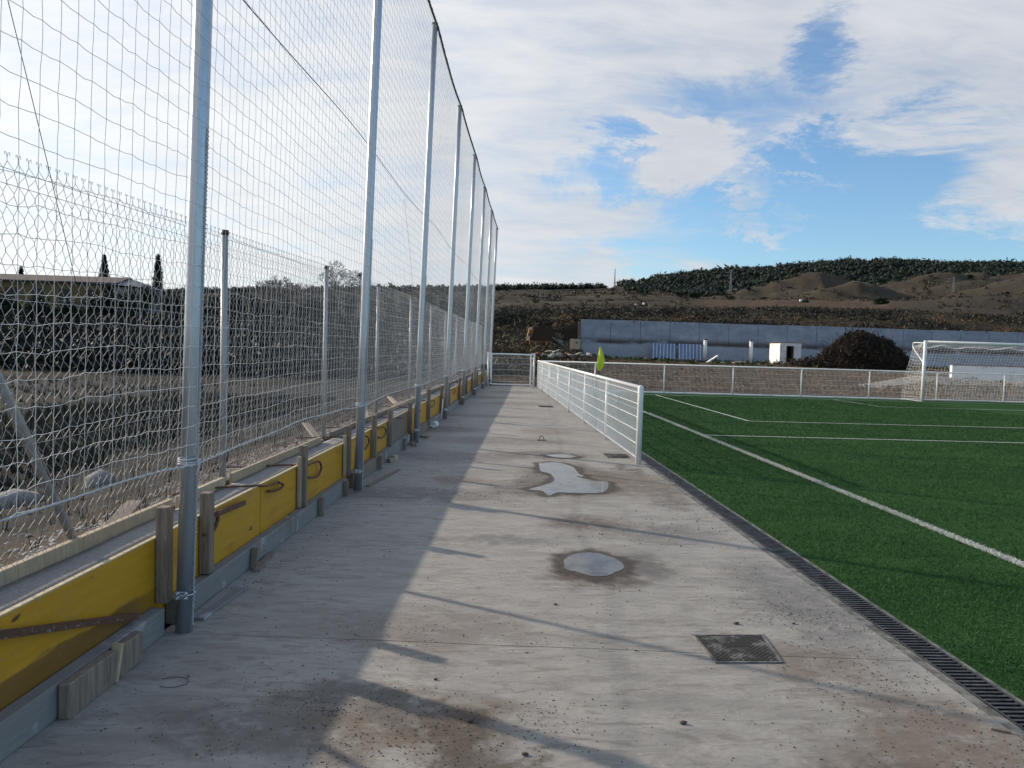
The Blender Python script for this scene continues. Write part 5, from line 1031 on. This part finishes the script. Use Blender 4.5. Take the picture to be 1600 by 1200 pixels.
# rusty machine, rubble
mz = at(845, 546, 58); mc = thing('scrap_hopper', 'rusty orange scrapped hopper machine on skids below the bank', 'machine', (mz[0], 58, mz[2]-.1), R(8))
mb = MB(); mb.add([(-1.05, -.7, .75), (.95, -.7, .75), (.95, .7, .75), (-1.05, .7, .75), (-.85, -.8, 1.75), (.75, -.8, 1.8), (.75, .8, 1.8), (-.85, .8, 1.75)], [(3, 2, 1, 0), (0, 1, 5, 4), (1, 2, 6, 5), (2, 3, 7, 6), (3, 0, 4, 7)]); mb.build('hopper', M['darkrust'], mc)
mb = MB(); mb.box((-.86, -.82, 1.45), (.12, .06, .7), 0, 0, .3); mb.box((-.6, -.85, 1.92), (.5, .06, .08), 0, 0, -.5); mb.box((.8, -.85, 1.98), (.42, .08, .16), 0, 0, -.7); mb.box((-1.0, -.75, 1.3), (.34, .3, .5), 0, 0, .2); mb.build('flap', M['orange'], mc)
for z_ in (.12, .38, .68): MB().box((-.2, -.76, z_), (1.6, .08, .07)).build('frame_bar', M['orange'], mc)
for x_ in (-1.0, -.2, .6):
    for y_ in (-.74, .70): MB().box((x_, y_, .38), (.09, .10, .76)).build('frame_leg', M['orange'], mc)
mb = MB(); mb.add([(.7, -.75, 1.1), (.7, .5, 1.1), (2.3, .5, .0), (2.3, -.75, .0), (.7, -.75, .95), (.7, .5, .95), (2.1, .5, -.05), (2.1, -.75, -.05)], [(0, 3, 2, 1), (4, 5, 6, 7), (0, 4, 7, 3), (1, 2, 6, 5)]); mb.build('chute', M['rim'], mc)
mb = MB(); mb.tube([np.array((-.9, -.5, 1.0)), np.array((-1.25, -.6, 1.5)), np.array((-1.1, -.6, 1.9))], .05, 8); mb.tube([np.array((.9, .2, 1.0)), np.array((1.3, .2, 1.4)), np.array((1.5, .1, .9))], .05, 8); mb.tube([np.array((-1., .78, .35)), np.array((-1., .9, .35))], .34, 18); mb.build('pipework', M['rust'], mc)
pz = at(900, 546, 56); pc = thing('pallet_box', 'pale square box standing at the left end of the retaining wall', 'box', (pz[0], 56, pz[2]), R(10))
MB().bbox((0, .3, .38), (.66, .6, .76), .04).build('body', M['pine'], pc); MB().bbox((.02, -.012, .5), (.12, .02, .12), .003).build('opening', M['dark'], pc)
tq = at(874, 533, 62); o = MB().bbox((0, 0, .2), (.6, .5, .42), .08).build('drum', M['sheet'], None, (tq[0], 62, tq[2]-.4)); tag(o, 'small pale blue tub beside the rusty hopper', 'tub')
rb = [(842, 553, .5, .36), (852, 555, .55, .30), (862, 556, .45, .4), (873, 555, .35, .5), (868, 549, .6, .2), (882, 553, .6, .22), (892, 555, .5, .28), (903, 553, .7, .16), (912, 556, .5, .2), (921, 554, .45, .14), (877, 558, .3, .3), (858, 549, .5, .24)]
rl_ = ('pale lump at the left end of the rubble pile', 'second pale lump from the left, low in the rubble pile', 'pale lump below the rusty hopper chute', 'upright grey lump in the rubble pile under the hopper', 'pale flat lump at the top of the rubble pile', 'pale lump in the middle of the rubble pile', 'low pale lump right of the rubble pile middle', 'long pale lump below the square box', 'pale lump just right of the square box', 'last pale lump at the right end of the rubble pile', 'lowest small pale lump at the front of the rubble pile', 'small pale lump at the back left of the rubble pile')
for i, (px, py, w_, h_) in enumerate(rb):
    p_ = at(px, py, 49+rnd.uniform(-1, 1)); V = ico_v*np.array([w_*.45, .3, h_*.42])*(.6+.6*rng.random((12, 3))); o = link('rubble_lump', mesh_np('rubble_lump', V, ico_f), M['rubble'] if i % 5 else M['redbrick'], None, (p_[0], p_[1], p_[2])) if i % 3 == 0 else MB().bbox((0, 0, 0), (w_*1.0, .35, h_*.45), .03, 0, 0, 0, .04).build('rubble_lump', M['rubble'] if i % 5 else M['redbrick'], None, (p_[0], p_[1], p_[2])); o.rotation_euler = (rnd.uniform(-.4, .4), rnd.uniform(-.5, .5), rnd.uniform(0, 3)); tag(o, rl_[i] if i % 5 else rl_[i].replace('pale', 'reddish', 1), 'rubble', 'lumps of the rubble pile')
for (px, py, w_, rx_, m_, lb) in ((1112, 562, 1.3, .6, 'render', 'white plank propped slanting near the left round post'), (1120, 567, 1.6, .05, 'render', 'white slab lying flat near the left round post'), (1185, 569, 1.0, .05, 'rubble', 'small grey slab lying by the right round post'), (1060, 562, 3.5, 0., 'rim', 'long low beam lying before the blue panels'), (1155, 566, 1.2, .1, 'pine', 'short pale plank lying between the round posts')):
    p_ = at(px, py, 69); o = MB().bbox((0, 0, 0), (w_, .4, .13), .01, 0, 0, -rx_).build('slab_scrap', M[m_], None, tuple(p_)); tag(o, lb, 'slab')

m, q = mat('grey_pylon_steel', (.22, .23, .25), .7); M['pyl'] = m
# ------------------------------------------------------------------ masts on the hills
def lattice(nm, lab, cat_, px, pb, pt, Yd, w0, r_, arms=()):
    a, b = at(px, pb, Yd), at(px, pt, Yd); H_ = b[2]-a[2]; t_ = thing(nm, lab, cat_, tuple(a)); P0, P1 = [], []; ns_ = 14
    for i in range(ns_):
        z0, z1 = H_*i/ns_, H_*(i+1)/ns_; wa, wb = w0*(1-.85*i/ns_), w0*(1-.85*(i+1)/ns_)
        for sx_, sy_ in ((1, 1), (1, -1), (-1, -1), (-1, 1)): P0.append((sx_*wa, sy_*wa, z0)); P1.append((sx_*wb, sy_*wb, z1))
        P0 += [(wa, -wa, z0), (-wa, -wa, z0), (wa, wa, z0)]; P1 += [(-wb, -wb, z1), (wb, -wb, z1), (wb, -wb, z1)]
    V, F = segs(P0, P1, r_, 4); link('lattice', mesh_np(nm, V, F), M['pyl'], t_)
    for (z_, l_) in arms: MB().tube([np.array((-l_, 0, H_*z_)), np.array((0, 0, H_*z_+.5)), np.array((l_, 0, H_*z_))], r_*1.3, 5).build('crossarm', M['pyl'], t_)
lattice('mast', 'thin pale lattice mast on the skyline where the forest begins', 'mast', 960, 453, 420, 500, .35, .14)
lattice('pylon', 'power pylon standing on the wooded hill left of the bare humps', 'pylon', 1141, 459, 421, 420, .6, .07, ((.86, 3.2), (.72, 4.0)))
lattice('pylon', 'power pylon standing on the right-hand bare hump', 'pylon', 1489, 463, 432, 330, .5, .05, ((.86, 2.4), (.72, 3.)))
lattice('mast', 'tiny mast on the highest point of the pine ridge', 'mast', 1326, 411, 399, 690, .3, .12)
lattice('mast', 'short aerial among the pines of the ridge', 'mast', 1222, 425, 413, 690, .3, .12)

# ------------------------------------------------------------------ trees and buildings behind the fence
def bare_tree(lab, loc, hgt, seed, spread=.5, depth=6, m_='bark', lean_=0.):
    t_ = thing('bare_tree', lab, 'tree', tuple(loc), 0, 'leafless trees beyond the field'); g = random.Random(seed); P0, P1, RR = [], [], []; T0 = MB()
    def grow(p_, d, l_, r_, k):
        q_ = p_+d*l_; P0.append(p_); P1.append(q_); RR.append(r_)
        if k == 0: return
        for _ in range(2 if k > 4 else 3):
            nd = d+np.array([g.gauss(0, spread), g.gauss(0, spread), g.gauss(.08, spread*.6)]); nd /= np.linalg.norm(nd); grow(q_, nd, l_*g.uniform(.66, .84), r_*.62, k-1)
    T0.tube([np.zeros(3), np.array((.05, 0, hgt*.16)), np.array((.02, 0, hgt*.3))], [hgt*.028, hgt*.022, hgt*.017], 8).build('trunk', M[m_], t_)
    for _ in range(4): d = np.array([g.gauss(0, .5), g.gauss(0, .5), 1.]); grow(np.array((.02, 0, hgt*.28)), d/np.linalg.norm(d), hgt*.20, hgt*.011, depth)
    V, F = segs(P0, P1, np.maximum(np.array(RR), .011), 3); link('crown', mesh_np('bare_crown', V, F), M[m_], t_)
for (px, pt, pb, Yd, sd_, lb) in ((525, 408, 470, 60, 3, 'tallest leafless tree with a round crown, left of the second tall pole'), (425, 424, 470, 62, 8, 'smaller leafless tree between the nearest and second tall poles'), (448, 430, 470, 66, 9, 'low spreading leafless tree beside the smaller bare one')):
    a, b = at(px, pb, Yd), at(px, pt, Yd); zb = 2.0; bare_tree(lb, (a[0], Yd, zb), (b[2]-zb)*1.02, sd_, .55)
def cypress(lab, px, pt, Yd, wd, seed):
    b = at(px, pt, Yd); z0 = 3.; H_ = b[2]-z0; t_ = thing('cypress_tree', lab, 'tree', (b[0], Yd, z0), 0, 'dark cypresses by the building'); g = np.random.default_rng(seed)
    MB().tube([np.zeros(3), np.array((0, 0, H_*.8))], [.14, .05], 7).build('trunk', M['bark'], t_)
    N = 4200; f_ = g.random(N)**.8; z = .5+f_*(H_-.5); prof3 = np.sin(np.pi*np.clip(f_*.93+.07, 0, 1))**.55*np.where(f_ > .5, 1-.55*(f_-.5)*2*(f_-.3), 1); a = g.uniform(0, 6.28, N); r_ = wd*prof3*(.35+.7*g.random(N)); P_ = np.stack([r_*np.cos(a), r_*np.sin(a), z], -1)
    dd = g.normal(size=(N, 3))*.10; ee = g.normal(size=(N, 3))*.10; dd[:, 2] += .16; V = np.stack([P_, P_+dd, P_+ee], 1).reshape(-1, 3); link('crown', mesh_np('cypress_crown', V, np.arange(3*N).reshape(-1, 3)), M['cypress'], t_)
cypress('broad dark cypress rising behind the long red roof', 163, 400, 90, .62, 1); cypress('slender pointed cypress right of the building', 247, 400, 90, .55, 2); cypress('small dark cypress tip left of the broad one', 33, 419, 92, .35, 3)
# low round trees along the skyline behind the fence
def round_tree(lab, px, pt, Yd, rw_, seed, m_='pineleaf', nm='evergreen_tree', grp='dark evergreen trees along the left skyline', z0=2.2):
    b = at(px, pt, Yd); H_ = max(b[2]-z0, 1.2); t_ = thing(nm, lab, 'tree', (b[0], Yd, z0), 0, grp); MB().tube([np.zeros(3), np.array((.05, 0, H_*.6))], [.13, .07], 7).build('trunk', M['bark'], t_)
    parts = []; g = random.Random(seed)
    for k in range(7):
        a = g.uniform(0, 6.28); rr = rw_*g.uniform(.1, .55); rk = rw_*g.uniform(.38, .6); parts.append(leaves(420, (rr*math.cos(a), rr*math.sin(a), H_*.58+g.uniform(-.18, .22)*H_), (rk, rk, H_*.22), .10*max(rw_, .8), seed*10+k, .35))
    V, F = cat(parts); V[:, 2] = np.minimum(V[:, 2], H_); link('crown', mesh_np('round_crown', V, F), M[m_], t_)
gr = random.Random(4); k = 0
names_ = ['left of the building end', 'right of the grey roof', 'behind the slender cypress', 'just left of the nearest pole', 'hidden partly by the nearest pole', 'just right of the nearest pole', 'behind the first low fence post', 'right of the first low fence post', 'below the small bare tree', 'right of the small bare tree', 'between the bare trees', 'left of the tall bare tree', 'below the tall bare tree', 'right of the tall bare tree', 'just left of the second pole', 'just right of the second pole', 'between second and third poles', 'left of the third pole', 'right of the third pole', 'before the fourth pole', 'past the fourth pole', 'beyond the fifth pole']
for px, pt in ((218, 446), (232, 444), (262, 446), (275, 449), (300, 452), (326, 462), (345, 460), (372, 455), (398, 456), (424, 456), (445, 455), (470, 458), (495, 457), (520, 456), (548, 456), (580, 456), (612, 453), (636, 450), (664, 448), (692, 451), (716, 453), (742, 452)):
    round_tree('dark low evergreen tree '+names_[k], px, pt+gr.uniform(-2, 2), gr.uniform(74, 86), gr.uniform(1.0, 1.7), 100+k); k += 1
for i, px in enumerate((-60, -20, 10, 60, 105, 150, 195)):
    round_tree(['dark bush tree at the far left edge', 'dark bush tree half hidden at the left edge', 'dark bush tree before the left end of the ochre building', 'dark bush tree before the ochre wall', 'dark bush tree between the yellow wall patches', 'dark bush tree below the broad cypress', 'dark bush tree before the grey roof gable'][i], px, (452, 450, 455, 462, 464, 452, 450)[i], 66, 1.5, 200+i, 'pineleaf', 'evergreen_tree', 'dark bush trees before the building')
# building
a, b = at(0, 434, 78), at(205, 443, 78); bd = thing('long_building', 'long low ochre building with a reddish roof and a grey gable end', 'building', (b[0], 78, 2.2), 0)
ht = b[2]-2.2; wd = b[0]-a[0]+14
mb = MB(); mb.box((-wd/2-1.5, 2.5, ht/2), (wd, 5, ht)); mb.build('wall', M['ochre'], bd)
mb = MB(); rh = .75; xl, xr = -wd-1.8, -1.2; mb.add([(xl, -.4, ht), (xr, -.4, ht), (xr, 5.4, ht), (xl, 5.4, ht), (xl, 2.5, ht+rh), (xr, 2.5, ht+rh), (xl, -.4, ht-.12), (xr, -.4, ht-.12)], [(0, 1, 5, 4), (2, 3, 4, 5), (1, 2, 5), (3, 0, 4), (6, 7, 1, 0), (6, 0, 3)]); mb.build('roof', M['roof'], bd)
mb = MB(); mb.add([(-3.6, -.6, ht-.1), (1.2, -.6, ht-.35), (1.2, 5.2, ht-.35), (-3.6, 5.2, ht-.1), (-2.2, 2.2, ht+.62), (-.6, 2.2, ht+.5)], [(0, 1, 5, 4), (2, 3, 4, 5), (1, 2, 5), (3, 0, 4), (3, 2, 1, 0)]); mb.build('gable_roof', M['sheet'], bd)
mb = MB(); mb.box((-.9, 2.3, (ht-.4)/2), (3.8, 4.6, ht-.4)); mb.build('annex_wall', M['kerb'], bd)
for i in range(7):
    w_ = MB().box((0, 0, 0), (1.1, .08, 1.1)).build('window', M['dark'], bd, (-3.8-2.6*i, -.03, ht-1.3))
    MB().box((0, -.05, -.6), (1.25, .12, .08)).build('sill', M['render'], w_)
# grey lumps at two unidentified pale patches seen through the fence
for (px, py, rx_, ry_, lb) in ((22, 770, .34, .30, 'left of the two grey lumps in the ditch behind the fence'), (157, 776, .17, .17, 'right of the two grey lumps in the ditch behind the fence')):
    p_ = ground_at(px, py, -.1); z_ = float(outer_h(np.array(p_[0]), np.array(p_[1]))); V, F = leaves(500, (0, 0, 0), (rx_, ry_, .16), .06, 3, .7); bg_ = MB(); cv_ = ico_v*np.array([rx_, ry_, .15]); bg_.add(cv_, [tuple(f_) for f_ in ico_f], True); o = bg_.build('ditch_lump', M['kerb'], None, (p_[0], p_[1], z_+.02)); tag(o, lb, 'grey_lump')
# isolated trees and bushes on the hills
for i, (px, py, Yd, r_, lb) in enumerate(((1378, 484, 200, 1.9, 'large lone dark tree on the tan field below the humps'), (1060, 466, 240, 1.2, 'left of two small trees on the lower slope'), (1084, 467, 240, 1.5, 'right of two small trees on the lower slope'), (1195, 464, 330, 1.3, 'left small tree at the foot of the first hump'), (1212, 465, 330, 1.4, 'right small tree at the foot of the first hump'), (1140, 466, 300, 1.6, 'dark tree at the foot of the pylon hill'), (1490, 424, 450, 1.6, 'tiny tree on the crest of the middle hump'), (1517, 430, 440, 1.7, 'small tree just right of the middle hump crest'), (1006, 463, 260, 1.6, 'dark tree at the foot of the bare knoll'), (1169, 450, 440, 1.4, 'tiny tree on the left shoulder of the first hump'), (1257, 480, 190, .9, 'small bush by the track on the tan field'))):
    p_ = at(px, py, Yd); z_ = min(tz(p_[0], Yd), p_[2]+.6); t_ = thing('hill_tree', lb, 'tree', (p_[0], Yd, z_), 0, 'lone trees on the hills'); MB().tube([np.zeros(3), np.array((0, 0, r_))], [.15, .08], 6).build('trunk', M['bark'], t_)
    parts = [leaves(260, (gr.uniform(-.7, .7)*r_, gr.uniform(-.4, .4)*r_, r_*(.75+gr.uniform(-.2, .25))), (r_*.75, r_*.7, r_*.5), .22*r_, i*9+j, .3) for j in range(6)]; V, F = cat(parts); link('crown', mesh_np('hill_crown', V, F), M['pineleaf'], t_)
for (px, py) in ((993, 478), (1006, 476), (1251, 471)):
    p_ = at(px, py, 150); o = MB().bbox((0, 0, .2), (.42, .4, .4), .05).build('white_tank', M['render'], None, tuple(p_)); tag(o, {993: 'left of two tiny white tanks on the terraced slope', 1006: 'right of two tiny white tanks on the terraced slope', 1251: 'tiny pale booth on the tan field'}[px], 'tank')
